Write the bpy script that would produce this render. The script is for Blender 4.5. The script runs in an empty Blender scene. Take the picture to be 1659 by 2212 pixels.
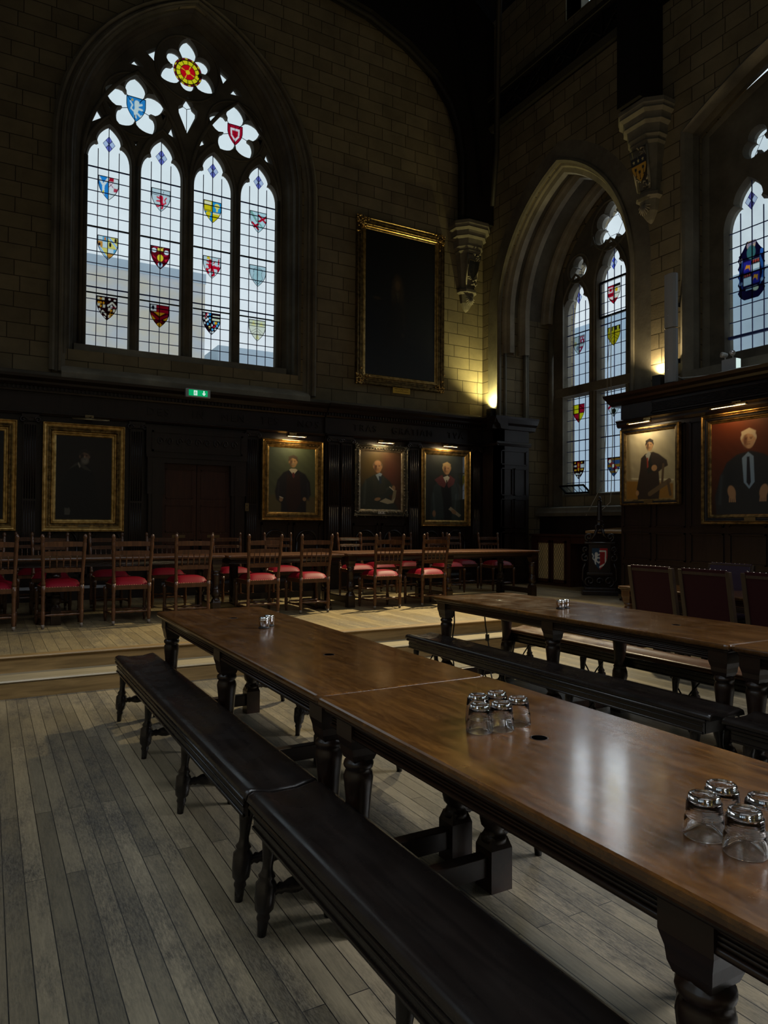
import bpy, bmesh, math, random
import numpy as np
from math import sin, cos, pi, sqrt, radians, hypot
from mathutils import Vector, Matrix
from mathutils.geometry import tessellate_polygon
random.seed(7)
SC = bpy.context.scene
COL = SC.collection

# ------------------------------------------------------------------ camera
CAM_H = 1.4
yaw, pitch, roll, FPX = radians(29.364), radians(1.104), radians(.352), 1522.0
fw = Vector((sin(yaw)*cos(pitch), cos(yaw)*cos(pitch), sin(pitch)))
r0 = Vector((cos(yaw), -sin(yaw), 0)); u0 = r0.cross(fw)
cr = r0*cos(roll) + u0*sin(roll); cu = -r0*sin(roll) + u0*cos(roll)
cam = bpy.data.cameras.new('camera'); camo = bpy.data.objects.new('camera', cam); COL.objects.link(camo)
cam.sensor_fit = 'HORIZONTAL'; cam.sensor_width = 36; cam.lens = 36*FPX/1659; cam.clip_start = .05
m = Matrix((cr, cu, -fw)).transposed().to_4x4(); m.translation = (0, 0, CAM_H); camo.matrix_world = m
SC.camera = camo

# ------------------------------------------------------------------ render feel
SC.view_settings.view_transform = 'Standard'; SC.view_settings.look = 'None'
SC.view_settings.gamma = 1; SC.view_settings.use_curve_mapping = False
SC.view_settings.exposure = 0.0
cy = SC.cycles
cy.use_denoising = True
cy.max_bounces = 16; cy.diffuse_bounces = 3; cy.glossy_bounces = 4; cy.transmission_bounces = 16; cy.transparent_max_bounces = 16
cy.caustics_reflective = False; cy.caustics_refractive = True; cy.blur_glossy = .6; cy.sample_clamp_indirect = 2.5

# ------------------------------------------------------------------ world
SKY = 1.15
w = bpy.data.worlds.new('sky'); SC.world = w; w.use_nodes = True
nt = w.node_tree; nt.nodes.clear()
wo = nt.nodes.new('ShaderNodeOutputWorld'); bg = nt.nodes.new('ShaderNodeBackground')
tc = nt.nodes.new('ShaderNodeTexCoord'); sx = nt.nodes.new('ShaderNodeSeparateXYZ'); rp = nt.nodes.new('ShaderNodeValToRGB')
rp.color_ramp.elements[0].position = 0.0; rp.color_ramp.elements[0].color = (.80, .84, .90, 1)
rp.color_ramp.elements[1].position = .75; rp.color_ramp.elements[1].color = (.60, .74, .78, 1)
nt.links.new(tc.outputs['Generated'], sx.inputs[0]); nt.links.new(sx.outputs['Z'], rp.inputs[0])
nt.links.new(rp.outputs[0], bg.inputs[0]); bg.inputs[1].default_value = SKY
nt.links.new(bg.outputs[0], wo.inputs[0])

def light(name, kind, loc, energy, color=(1, 1, 1), size=.1, size_y=None, target=None, portal=False, spot=None, blend=.5):
    l = bpy.data.lights.new(name, kind); l.energy = energy; l.color = color
    if kind == 'AREA':
        l.size = size
        if size_y: l.shape = 'RECTANGLE'; l.size_y = size_y
        if portal: l.cycles.is_portal = True
    elif kind == 'SPOT':
        l.spot_size = radians(spot or 60); l.spot_blend = blend; l.shadow_soft_size = size
    else: l.shadow_soft_size = size
    o = bpy.data.objects.new(name, l); COL.objects.link(o); o.location = loc
    if target is not None:
        o.rotation_euler = (Vector(target)-Vector(loc)).to_track_quat('-Z', 'Y').to_euler()
    return o
# portals over the glazed openings (guide the sky light in)
light('window_portal', 'AREA', (2.79, 12.05, 6.8), 1, size=3.6, size_y=6, target=(2.79, 0, 6.8), portal=True)
light('window_portal', 'AREA', (10.35, 9.17, 4.7), 1, size=3.0, size_y=6, target=(0, 9.17, 4.7), portal=True)
for yy in (5.0, .2, -4.6):
    light('window_portal', 'AREA', (9.45, yy, 5.7), 1, size=3.0, size_y=4.2, target=(0, yy, 5.7), portal=True)
    # daylight of the bright side of the sky coming through the left-hand windows
    light('daylight_fill', 'AREA', (-3.6, yy, 5.7), 24, color=(.74, .87, 1), size=2.8, size_y=3.6, target=(1.2, yy-.3, .0)).data.spread = radians(95)
# daylight through the right-hand windows onto tables and floor
for yy in (.2, -4.6):
    light('daylight_fill', 'AREA', (9.0, yy, 5.6), 400, color=(.96, .97, 1), size=2.6, size_y=3.0, target=(.2, yy+.6, .0)).data.spread = radians(100)
# added warm spot in front of the alcove arch, to brighten the dais
light('dais_fill_spot', 'SPOT', (8.1, 9.3, 7.2), 6000, color=(1, .85, .52), size=.15, spot=52, blend=.9, target=(4.6, 7.4, .29))
# added soft overhead fill under the roof, for floor and tabletops
light('daylight_fill', 'AREA', (1.2, .8, 11.2), 170, color=(.88, .95, 1), size=5, size_y=6, target=(1.2, .81, 0)).data.spread = radians(110)
# added area lamp outside the alcove window, for the reflection on the tabletop
light('daylight_fill', 'AREA', (11.5, 10.4, 6.6), 330, color=(.86, .94, 1), size=3.4, size_y=3.4, target=(1.5, 1.4, .8))

# ------------------------------------------------------------------ materials
MAT = {}
def S(h):
    h = h.lstrip('#'); return tuple((int(h[i:i+2], 16)/255)**2.2 for i in (0, 2, 4))
def base(name, color=(.5, .5, .5), rough=.5, metal=0, spec=.5, coat=0, emit=None, es=0, trans=0, ior=1.5):
    m = bpy.data.materials.new(name); m.use_nodes = True
    b = m.node_tree.nodes['Principled BSDF']
    b.inputs['Base Color'].default_value = (*color, 1); b.inputs['Roughness'].default_value = rough
    b.inputs['Metallic'].default_value = metal; b.inputs['Specular IOR Level'].default_value = spec
    b.inputs['Coat Weight'].default_value = coat; b.inputs['Coat Roughness'].default_value = .12
    b.inputs['Transmission Weight'].default_value = trans; b.inputs['IOR'].default_value = ior
    if emit: b.inputs['Emission Color'].default_value = (*emit, 1); b.inputs['Emission Strength'].default_value = es
    MAT[name] = m
    return m, m.node_tree, b
def N(nt, t, **k):
    n = nt.nodes.new('ShaderNode'+t)
    for a, v in k.items(): setattr(n, a, v)
    return n
def coords(nt, perm='xyz', scale=(1, 1, 1)):
    tc = N(nt, 'TexCoord'); s = N(nt, 'SeparateXYZ'); c = N(nt, 'CombineXYZ')
    nt.links.new(tc.outputs['Object'], s.inputs[0])
    for i, p in enumerate(perm):
        if p != '0': nt.links.new(s.outputs['xyz'.index(p)], c.inputs[i])
    mp = N(nt, 'Mapping'); mp.inputs['Scale'].default_value = scale
    nt.links.new(c.outputs[0], mp.inputs[0]); return mp.outputs[0]
def mixrgb(nt, blend, fac, a, b):
    n = N(nt, 'MixRGB', blend_type=blend)
    for i, v in enumerate((fac, a, b)):
        if hasattr(v, 'is_linked') or hasattr(v, 'links'): nt.links.new(v, n.inputs[i])
        elif isinstance(v, (int, float)): n.inputs[i].default_value = v
        else: n.inputs[i].default_value = (*v, 1)
    return n.outputs[0]
def ramp(nt, src, stops):
    r = N(nt, 'ValToRGB'); nt.links.new(src, r.inputs[0]); e = r.color_ramp.elements
    while len(e) < len(stops): e.new(.5)
    for i, (p, c) in enumerate(stops):
        e[i].position = p; e[i].color = (*c, 1) if len(c) == 3 else c
    return r.outputs[0]
def bump(nt, b, h, strength=.3, dist=.01):
    n = N(nt, 'Bump'); n.inputs['Strength'].default_value = strength; n.inputs['Distance'].default_value = dist
    nt.links.new(h, n.inputs['Height']); nt.links.new(n.outputs[0], b.inputs['Normal'])

def wood(name, c1, c2, rough=.35, axis='y', coat=0, gr=1.0, rvar=0.0, bs=.15, spec=.5, rs=None):
    m, nt, b = base(name, c1, rough, coat=coat, spec=spec)
    sc = {'x': (1.2, 14, 14), 'y': (14, 1.2, 14), 'z': (14, 14, 1.2)}[axis]
    co = coords(nt, 'xyz', tuple(s*gr for s in sc))
    n = N(nt, 'TexNoise'); n.inputs['Scale'].default_value = 2.2; n.inputs['Detail'].default_value = 6; n.inputs['Distortion'].default_value = .6
    nt.links.new(co, n.inputs['Vector'])
    col = ramp(nt, n.outputs[0], [(.3, c1), (.72, c2)])
    nt.links.new(col, b.inputs['Base Color'])
    if name.endswith('table_oak'):
        n4 = N(nt, 'TexNoise'); n4.inputs['Scale'].default_value = 9; n4.inputs['Detail'].default_value = 9; n4.inputs['Roughness'].default_value = .75; n4.inputs['Distortion'].default_value = 1.5
        nt.links.new(coords(nt, 'xyz', (5, 1.3, 1) if axis == 'y' else (1.3, 5, 1)), n4.inputs['Vector'])
        col = mixrgb(nt, 'MULTIPLY', .8, col, ramp(nt, n4.outputs[0], [(.40, (.55, .5, .48)), (.55, (1, 1, 1)), (.66, (1.35, 1.3, 1.2))])); nt.links.new(col, b.inputs['Base Color'])
        ad = N(nt, 'Math', operation='MULTIPLY_ADD'); nt.links.new(n4.outputs[0], ad.inputs[0]); ad.inputs[1].default_value = 1.2; nt.links.new(n.outputs[0], ad.inputs[2])
        bump(nt, b, ad.outputs[0], .22, .003)
    else: bump(nt, b, n.outputs[0], bs, .003)
    if rvar:
        n2 = N(nt, 'TexNoise'); n2.inputs['Scale'].default_value = 7; n2.inputs['Detail'].default_value = 8
        co2 = coords(nt, 'xyz', (1, 1, 1)); nt.links.new(co2, n2.inputs['Vector'])
        rr = ramp(nt, n2.outputs[0], [(.3, (rough-rvar,)*3), (.75, (rough+rvar,)*3)])
        nt.links.new(rr, b.inputs['Roughness'])
    return m
wood('panel_oak', (.008, .005, .0045), (.020, .011, .010), .33, 'z')
wood('roof_oak', (.006, .005, .005), (.011, .009, .008), .6, 'x', spec=.2)
wood('door_oak', (.035, .010, .006), (.062, .020, .010), .38, 'z')
wood('table_oak', (.040, .016, .004), (.110, .046, .010), .22, 'y', coat=.5, rvar=.08, bs=.06)
wood('table_frame_oak', (.010, .005, .003), (.026, .011, .006), .32, 'y')
wood('high_table_oak', (.05, .02, .009), (.12, .05, .022), .28, 'x', coat=.3)
wood('bench_oak', (.008, .006, .0055), (.018, .013, .011), .28, 'y', rvar=.08, bs=.12)
wood('bench_brown_oak', (.06, .028, .014), (.12, .06, .03), .33, 'y', rvar=.08, bs=.12)
wood('chair_oak', (.045, .018, .007), (.110, .044, .017), .30, 'z')
wood('chair_dark_oak', (.022, .013, .008), (.045, .026, .015), .4, 'z')
wood('desk_oak', (.30, .17, .07), (.42, .26, .12), .35, 'y')
base('red_leather', (.145, .002, .010), .5, spec=.12)
base('oxblood_leather', (.026, .004, .007), .6, spec=.15)
base('purple_leather', (.03, .016, .03), .45, spec=.3)
base('foot_wear', (.16, .13, .10), .7)
base('iron', (.01, .01, .01), .45, 1)
base('chrome', (.75, .76, .78), .12, 1)
base('nail_metal', (.55, .50, .42), .25, 1)
base('brass', (.75, .52, .22), .28, 1)
base('dull_brass', (.22, .17, .09), .45, 1)
base('black_plastic', (.012, .012, .013), .5)
base('white_plastic', (.55, .57, .57), .4)
base('grey_plastic', (.30, .31, .32), .45)
base('lead', (.02, .04, .20), .5, 0)  # blue glare of the bright panes is put into the lead colour
base('rope', (.45, .42, .36), .8)
base('hole_black', (.001, .001, .001), 1, spec=0)
base('paper', (.62, .60, .52), .8)
base('yellow_paper', (.62, .40, .03), .6)
base('ink', (.06, .035, .01), .8)
base('lens_glass', (.5, .5, .52), .1, .6)
base('exit_green', (0, .25, .09), .4, emit=(0, .36, .12), es=.9)
base('exit_white', (.8, .9, .9), .4, emit=(.75, .95, .9), es=.75)
base('exit_case', (.45, .52, .58), .35)
base('lamp_tube', (1, .9, .7), .3, emit=(1, .72, .35), es=9)
base('uplight_glow', (1, .9, .7), .3, emit=(1, .93, .55), es=22)
base('shield_red', (.35, .012, .02), .4); base('shield_blue', (.03, .07, .13), .4)
base('shield_white', (.62, .62, .60), .4); base('shield_gold', (.36, .22, .05), .45); base('shield_black', (.008, .008, .012), .4)
# gilding, slightly uneven
def gilt(name, c1, c2, rough):
    m, nt, b = base(name, c1, rough, 1)
    co = coords(nt); n = N(nt, 'TexNoise'); n.inputs['Scale'].default_value = 16; n.inputs['Detail'].default_value = 6
    nt.links.new(co, n.inputs['Vector']); nt.links.new(ramp(nt, n.outputs[0], [(.35, c1), (.65, c2)]), b.inputs['Base Color'])
    bump(nt, b, n.outputs[0], .35, .006)
gilt('gilt', (.36, .22, .06), (.74, .50, .19), .36)
gilt('pale_gilt', (.30, .25, .17), (.60, .52, .38), .42)
gilt('dark_gilt', (.10, .07, .03), (.32, .22, .09), .42)
gilt('grey_gilt', (.10, .10, .085), (.24, .21, .15), .45)

def stone(name, perm, dark=1.0, blocks=True, bw=.50, rh=.225):
    m, nt, b = base(name, (.2, .17, .12), .85, spec=.15)
    co = coords(nt, perm)
    n = N(nt, 'TexNoise'); n.inputs['Scale'].default_value = 1.6; n.inputs['Detail'].default_value = 8; n.inputs['Roughness'].default_value = .65
    nt.links.new(co, n.inputs['Vector'])
    n2 = N(nt, 'TexNoise'); n2.inputs['Scale'].default_value = 26; n2.inputs['Detail'].default_value = 4; nt.links.new(co, n2.inputs['Vector'])
    ca, cb = [tuple(v*dark for v in c) for c in (((.180, .150, .094), (.255, .215, .135)) if blocks else ((.175, .158, .122), (.245, .225, .175)))]
    if blocks:
        br = N(nt, 'TexBrick'); br.offset = .43; br.squash = .72; br.squash_frequency = 3
        br.inputs['Scale'].default_value = 1; br.inputs['Brick Width'].default_value = bw; br.inputs['Row Height'].default_value = rh
        br.inputs['Mortar Size'].default_value = .0065; br.inputs['Mortar Smooth'].default_value = .2; br.inputs['Bias'].default_value = .1
        br.inputs['Color1'].default_value = (*ca, 1); br.inputs['Color2'].default_value = (*cb, 1)
        br.inputs['Mortar'].default_value = (*[v*.32 for v in ca], 1)
        nz = N(nt, 'VectorMath', operation='MULTIPLY_ADD'); nz.inputs[1].default_value = (.018,)*3
        n3 = N(nt, 'TexNoise'); n3.inputs['Scale'].default_value = 1.1; nt.links.new(co, n3.inputs['Vector'])
        nt.links.new(n3.outputs[1], nz.inputs[0]); nt.links.new(co, nz.inputs[2])
        nt.links.new(nz.outputs[0], br.inputs['Vector'])
        c = br.outputs[0]
        inv = N(nt, 'Math', operation='SUBTRACT'); inv.inputs[0].default_value = 1; nt.links.new(br.outputs['Fac'], inv.inputs[1])
        ad = N(nt, 'Math', operation='MULTIPLY_ADD'); nt.links.new(n2.outputs[0], ad.inputs[0]); ad.inputs[1].default_value = .25; nt.links.new(inv.outputs[0], ad.inputs[2])
        bump(nt, b, ad.outputs[0], .7, .012)
    else:
        c = ramp(nt, n.outputs[0], [(.3, ca), (.7, cb)])
        bump(nt, b, n2.outputs[0], .25, .006)
    v = ramp(nt, n.outputs[0], [(.3, (.55, .55, .58)), (.7, (1.05, 1.03, 1.0))])
    c = mixrgb(nt, 'MULTIPLY', .8, c, v)
    nt.links.new(c, b.inputs['Base Color']); return m
stone('stone_xz', 'xz0'); stone('stone_yz', 'yz0'); stone('stone_plain', 'xyz', .85, False); stone('stone_grey', 'xyz', .62, False)
stone('stone_lit', 'xyz', 1.5, False)  # lightened stone copy: window light on ribs and sills put into the colour
for k in ('stone_plain', 'stone_grey'):
    pass
# floors: boards running along the hall
def boards(name, ca, cb, wear, width, rough, length=1.9):
    m, nt, b = base(name, ca, rough)
    co = coords(nt, 'yx0')
    br = N(nt, 'TexBrick'); br.offset = .37; br.offset_frequency = 2; br.squash = 1
    br.inputs['Scale'].default_value = 1; br.inputs['Brick Width'].default_value = length; br.inputs['Row Height'].default_value = width
    br.inputs['Mortar Size'].default_value = .0018; br.inputs['Mortar Smooth'].default_value = .1
    br.inputs['Color1'].default_value = (*ca, 1); br.inputs['Color2'].default_value = (*cb, 1); br.inputs['Mortar'].default_value = (.008, .007, .006, 1)
    nt.links.new(co, br.inputs['Vector'])
    gr = N(nt, 'TexNoise'); gr.inputs['Scale'].default_value = 3; gr.inputs['Detail'].default_value = 8; gr.inputs['Roughness'].default_value = .7
    nt.links.new(coords(nt, 'xyz', (34, 2.2, 1)), gr.inputs['Vector'])
    we = N(nt, 'TexNoise'); we.inputs['Scale'].default_value = 1.1; we.inputs['Detail'].default_value = 9; we.inputs['Roughness'].default_value = .72
    nt.links.new(coords(nt, 'xyz', (2.6, .8, 1)), we.inputs['Vector'])
    sp = N(nt, 'TexNoise'); sp.inputs['Scale'].default_value = 30; sp.inputs['Detail'].default_value = 5; sp.inputs['Roughness'].default_value = .8
    nt.links.new(coords(nt, 'xyz', (4.5, .8, 1)), sp.inputs['Vector'])
    c = mixrgb(nt, 'MULTIPLY', .75, br.outputs[0], ramp(nt, gr.outputs[0], [(.3, (.55, .55, .55)), (.7, (1.15, 1.12, 1.08))]))
    c = mixrgb(nt, 'MIX', ramp(nt, we.outputs[0], [(.47, (0, 0, 0)), (.66, (.8, .8, .8))]), c, wear)
    c = mixrgb(nt, 'MULTIPLY', ramp(nt, we.outputs[0], [(.38, (0, 0, 0)), (.6, (1, 1, 1))]), c, ramp(nt, sp.outputs[0], [(.42, (.38, .38, .40)), (.58, (1, 1, 1))]))
    nt.links.new(c, b.inputs['Base Color'])
    nt.links.new(ramp(nt, we.outputs[0], [(.35, (rough-.08,)*3), (.7, (rough+.12,)*3)]), b.inputs['Roughness'])
    inv = N(nt, 'Math', operation='SUBTRACT'); inv.inputs[0].default_value = 1; nt.links.new(br.outputs['Fac'], inv.inputs[1])
    ad = N(nt, 'Math', operation='MULTIPLY_ADD'); nt.links.new(sp.outputs[0], ad.inputs[0]); ad.inputs[1].default_value = .25; nt.links.new(inv.outputs[0], ad.inputs[2])
    bump(nt, b, ad.outputs[0], .5, .003)
    return m
boards('floor_boards', (.135, .114, .076), (.285, .238, .158), (.085, .078, .066), .0735, .36)
boards('dais_boards', (.20, .148, .072), (.34, .26, .135), (.15, .12, .075), .095, .42)
wood('riser_oak', (.13, .080, .028), (.27, .170, .065), .45, 'x')
wood('tread_oak', (.20, .165, .10), (.29, .24, .16), .35, 'x')
# painted surfaces carrying their picture in a colour attribute
def attr_mat(name, rough, coat):
    m, nt, b = base(name, (.5, .5, .5), rough, coat=coat)
    a = N(nt, 'Attribute'); a.attribute_name = 'paint'; nt.links.new(a.outputs['Color'], b.inputs['Base Color'])
attr_mat('canvas', .55, 0); attr_mat('varnished_canvas', .45, .12); attr_mat('glazed_canvas', .5, 1.0); attr_mat('painted_shield', .5, 0)
MAT['glazed_canvas'].node_tree.nodes['Principled BSDF'].inputs['Coat Roughness'].default_value = .02
def glassy(name, col, attr=False, gloss=.04):
    m = bpy.data.materials.new(name); m.use_nodes = True; nt = m.node_tree; nt.nodes.clear(); MAT[name] = m
    o = N(nt, 'OutputMaterial'); t = N(nt, 'BsdfTransparent'); g = N(nt, 'BsdfGlossy'); mx = N(nt, 'MixShader')
    g.inputs['Roughness'].default_value = .15; mx.inputs[0].default_value = gloss; t.inputs[0].default_value = (*col, 1)
    if attr:
        a = N(nt, 'Attribute'); a.attribute_name = 'paint'; nt.links.new(a.outputs['Color'], t.inputs[0])
    else:
        n = N(nt, 'TexNoise'); n.inputs['Scale'].default_value = 3.2; n.inputs['Detail'].default_value = 3
        nt.links.new(coords(nt), n.inputs['Vector'])
        nt.links.new(ramp(nt, n.outputs[0], [(.3, tuple(c*.93 for c in col)), (.7, col)]), t.inputs[0])
    nt.links.new(t.outputs[0], mx.inputs[1]); nt.links.new(g.outputs[0], mx.inputs[2]); nt.links.new(mx.outputs[0], o.inputs[0])
glassy('window_glass', (.84, .87, .88)); glassy('stained_glass', (1, 1, 1), True)
base('foot_glass', (1, 1, 1), .0, trans=1, ior=1.48)
base('tumbler_glass', (1, 1, 1), .0, trans=1, ior=1.46)
m, nt, b = base('far_stone', (.50, .47, .42), .9)
co = coords(nt, 'xyz', (1, 1, 2)); n = N(nt, 'TexNoise'); n.inputs['Scale'].default_value = 1.2; nt.links.new(co, n.inputs['Vector'])
nt.links.new(ramp(nt, n.outputs[0], [(.35, (.80, .82, .86)), (.65, (.92, .84, .70))]), b.inputs['Base Color'])
base('far_slate', (.45, .55, .68), .8); base('far_blue', (.62, .74, .86), .9)
base('lattice_cloth', (.62, .46, .22), .8)

# ------------------------------------------------------------------ mesh builder
class MB:
    def __init__(s): s.v = []; s.f = []; s.sm = []
    def add(s, vs, fs, smooth=False, M=None):
        o = len(s.v)
        s.v += [tuple(M @ Vector(p)) for p in vs] if M is not None else [tuple(p) for p in vs]
        s.f += [tuple(i+o for i in f) for f in fs]; s.sm += [smooth]*len(fs); return s
    def box(s, x0, x1, y0, y1, z0, z1, M=None):
        return s.add([(x0,y0,z0),(x1,y0,z0),(x1,y1,z0),(x0,y1,z0),(x0,y0,z1),(x1,y0,z1),(x1,y1,z1),(x0,y1,z1)],
                     [(0,3,2,1),(4,5,6,7),(0,1,5,4),(1,2,6,5),(2,3,7,6),(3,0,4,7)], False, M)
    def lathe(s, prof, at=(0,0,0), axis=(0,0,1), n=16, smooth=True, flute=0, cap=True):
        q = Vector((0,0,1)).rotation_difference(Vector(axis).normalized()).to_matrix().to_4x4()
        M = Matrix.Translation(at) @ q; vs = []; fs = []; k = len(prof)
        for (r, z) in prof:
            for i in range(n):
                a = 2*pi*i/n; rr = r*(1+(flute if i % 2 else 0)); vs.append((rr*cos(a), rr*sin(a), z))
        for j in range(k-1):
            for i in range(n): a, b = j*n+i, j*n+(i+1) % n; fs.append((a, b, b+n, a+n))
        if cap: fs.append(tuple(range(n-1, -1, -1))); fs.append(tuple((k-1)*n+i for i in range(n)))
        return s.add(vs, fs, smooth, M)
    def tube(s, pts, r, n=8, smooth=True, closed=False):
        pts = [Vector(p) for p in pts]; L = len(pts); vs = []; fs = []; prev = None
        for i, p in enumerate(pts):
            if closed: t = pts[(i+1) % L]-pts[i-1]
            else: t = pts[min(i+1, L-1)]-pts[max(i-1, 0)]
            t.normalize()
            up = prev if prev is not None else (Vector((0,0,1)) if abs(t.z) < .9 else Vector((1,0,0)))
            a = t.cross(up); a.normalize(); b = a.cross(t); b.normalize(); prev = b
            rr = r[i] if isinstance(r, (list, tuple)) else r
            vs += [tuple(p+a*rr*cos(2*pi*j/n)+b*rr*sin(2*pi*j/n)) for j in range(n)]
        for i in range(L if closed else L-1):
            for j in range(n):
                a0, b0 = i*n+j, i*n+(j+1) % n; i2 = (i+1) % L
                fs.append((a0, b0, i2*n+(j+1) % n, i2*n+j))
        if not closed: fs.append(tuple(range(n))[::-1]); fs.append(tuple((L-1)*n+j for j in range(n)))
        return s.add(vs, fs, smooth)
    def plate(s, outer, holes, d0, d1, plane='xz', cham=0.0, M=None):
        """solid plate with holes; 2D points (a,b); depth along the third axis d0..d1"""
        def P(a, b, d): return (a, d, b) if plane == 'xz' else ((d, a, b) if plane == 'yz' else (a, b, d))
        def off(l, e):
            n = len(l); A = sum(l[i][0]*l[(i+1) % n][1]-l[(i+1) % n][0]*l[i][1] for i in range(n)); sg = 1 if A > 0 else -1; out = []
            for i in range(n):
                p, q, r = Vector(l[i-1]), Vector(l[i]), Vector(l[(i+1) % n])
                d1_, d2_ = (q-p), (r-q)
                if d1_.length < 1e-9 or d2_.length < 1e-9: out.append(tuple(q)); continue
                d1_.normalize(); d2_.normalize(); nn = Vector((d1_.y, -d1_.x))+Vector((d2_.y, -d2_.x)); L = nn.length
                nn = nn/max(L, .6); out.append(tuple(q+nn*sg*e))
            return out
        fh = [off(h, cham) if cham else h for h in holes]
        loops = [outer]+fh; tri = tessellate_polygon([[Vector((p[0], p[1], 0)) for p in l] for l in loops])
        flat = [p for l in loops for p in l]; nn = len(flat)
        vs = [P(a, b, d0) for a, b in flat]+[P(a, b, d1) for a, b in flat]
        fs = [tuple(t) for t in tri]+[tuple(i+nn for i in t[::-1]) for t in tri]
        n = len(outer); fs += [(i, (i+1) % n, (i+1) % n+nn, i+nn) for i in range(n)]
        o = n; dm = (d0+d1)/2
        for h, g in zip(holes, fh):
            n = len(h)
            if cham:
                b0 = len(vs); vs += [P(a, b, dm) for a, b in h]
                for i in range(n):
                    j = (i+1) % n; fs += [(o+i, b0+i, b0+j, o+j), (b0+i, o+nn+i, o+nn+j, b0+j)]
            else: fs += [(o+i, o+i+nn, o+(i+1) % n+nn, o+(i+1) % n) for i in range(n)]
            o += n
        return s.add(vs, fs, False, M)
    def build(s, name, mat, parent=None, bevel=0, label=None):
        me = bpy.data.meshes.new(name); me.from_pydata(s.v, [], s.f)
        me.polygons.foreach_set('use_smooth', s.sm); me.materials.append(MAT[mat])
        bm = bmesh.new(); bm.from_mesh(me); bmesh.ops.recalc_face_normals(bm, faces=bm.faces); bm.to_mesh(me); bm.free()
        me.update(); o = bpy.data.objects.new(name, me); COL.objects.link(o)
        if parent is not None: o.parent = parent
        if bevel:
            bv = o.modifiers.new('bevel', 'BEVEL'); bv.width = bevel; bv.segments = 2; bv.limit_method = 'ANGLE'; bv.angle_limit = radians(50)
        if label: o['label'] = label
        return o
def tag(o, label, cat, group=None):
    o['label'] = label; o['category'] = cat
    if group: o['group'] = group
    return o
def thing(name, label, cat, loc=(0, 0, 0), rz=0, group=None):
    o = bpy.data.objects.new(name, None); COL.objects.link(o); o.empty_display_size = .1
    o.location = loc; o.rotation_euler = (0, 0, rz); return tag(o, label, cat, group)
def struct(o): o['kind'] = 'structure'; return o
def sempty(name):
    o = bpy.data.objects.new(name, None); COL.objects.link(o); return struct(o)
def copy_tree(o, parent=None):
    c = o.copy(); COL.objects.link(c); c.parent = parent
    for ch in [q for q in bpy.data.objects if q.parent == o]: copy_tree(ch, c)
    return c
def dup(root, loc, rz, label, group=None):
    c = copy_tree(root); c.location = loc; c.rotation_euler = (0, 0, rz); c['label'] = label
    if group: c['group'] = group
    return c
RW = -pi/2    # rotation of things on the right-hand wall (they face -x)

def text_mesh(txt, size, depth, mat, parent, name, loc, rot=(pi/2, 0, 0), spacing=1.0, align='CENTER'):
    cu_ = bpy.data.curves.new('t', 'FONT'); cu_.body = txt; cu_.size = size; cu_.extrude = depth; cu_.align_x = align; cu_.align_y = 'CENTER'; cu_.space_character = spacing
    o = bpy.data.objects.new('t', cu_); COL.objects.link(o); dg = bpy.context.evaluated_depsgraph_get()
    me = bpy.data.meshes.new_from_object(o.evaluated_get(dg)); bpy.data.objects.remove(o); bpy.data.curves.remove(cu_)
    me.materials.clear(); me.materials.append(MAT[mat]); q = bpy.data.objects.new(name, me); COL.objects.link(q)
    q.location = loc; q.rotation_euler = rot; q.parent = parent; return q

# ------------------------------------------------------------------ painter for pictures and glass
def lin(c): return np.array(S(c) if isinstance(c, str) else c)
def seg_dist(x, y, ax, ay, bx, by):
    dx, dy = bx-ax, by-ay; t = np.clip(((x-ax)*dx+(y-ay)*dy)/(dx*dx+dy*dy+1e-12), 0, 1)
    return np.hypot(x-ax-t*dx, y-ay-t*dy)
def mask(sh, x, y):
    k = sh[0]; soft = sh[-1]
    if k == 'e':
        cx_, cy_, rx, ry, rot = sh[1]; a = radians(rot); X = (x-cx_)*cos(a)+(y-cy_)*sin(a); Y = -(x-cx_)*sin(a)+(y-cy_)*cos(a)
        d = (np.sqrt((X/rx)**2+(Y/ry)**2)-1)*min(rx, ry)
    elif k == 'p':
        P = sh[1]; ins = np.zeros(x.shape, bool); d = np.full(x.shape, 9.0)
        for i in range(len(P)):
            (ax, ay), (bx, by) = P[i], P[(i+1) % len(P)]
            d = np.minimum(d, seg_dist(x, y, ax, ay, bx, by))
            c = ((ay > y) != (by > y)) & (x < (bx-ax)*(y-ay)/((by-ay) or 1e-9)+ax); ins ^= c
        d = np.where(ins, -d, d)
    elif k == 'l':
        P, wd = sh[1]; d = np.full(x.shape, 9.0)
        for i in range(len(P)-1): d = np.minimum(d, seg_dist(x, y, *P[i], *P[i+1]))
        d = d-wd
    return np.clip(.5-d/soft, 0, 1)
def paint(x, y, bgc, shapes, noise=0, seed=1):
    c = bgc(x, y) if callable(bgc) else np.ones(x.shape+(3,))*lin(bgc)
    rng = np.random.RandomState(seed)
    if noise:
        f = sum(np.sin(x*a+y*b+p)*k for a, b, p, k in ((rng.uniform(5, 60), rng.uniform(5, 60), rng.uniform(0, 6), rng.uniform(.3, 1)) for _ in range(14)))
        c = c*(1+noise*f[..., None]/4)
    for sh in shapes:
        mk = mask((sh[0], sh[1], sh[3]), x, y)[..., None]; c = c*(1-mk)+lin(sh[2])*mk
    return np.clip(c, 0, 1)
E_ = lambda cx, cy, rx, ry, c, rot=0, s=.01: ('e', (cx, cy, rx, ry, rot), c, s)
P_ = lambda pts, c, s=.008: ('p', pts, c, s)
L_ = lambda pts, wd, c, s=.006: ('l', (pts, wd), c, s)
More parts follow.
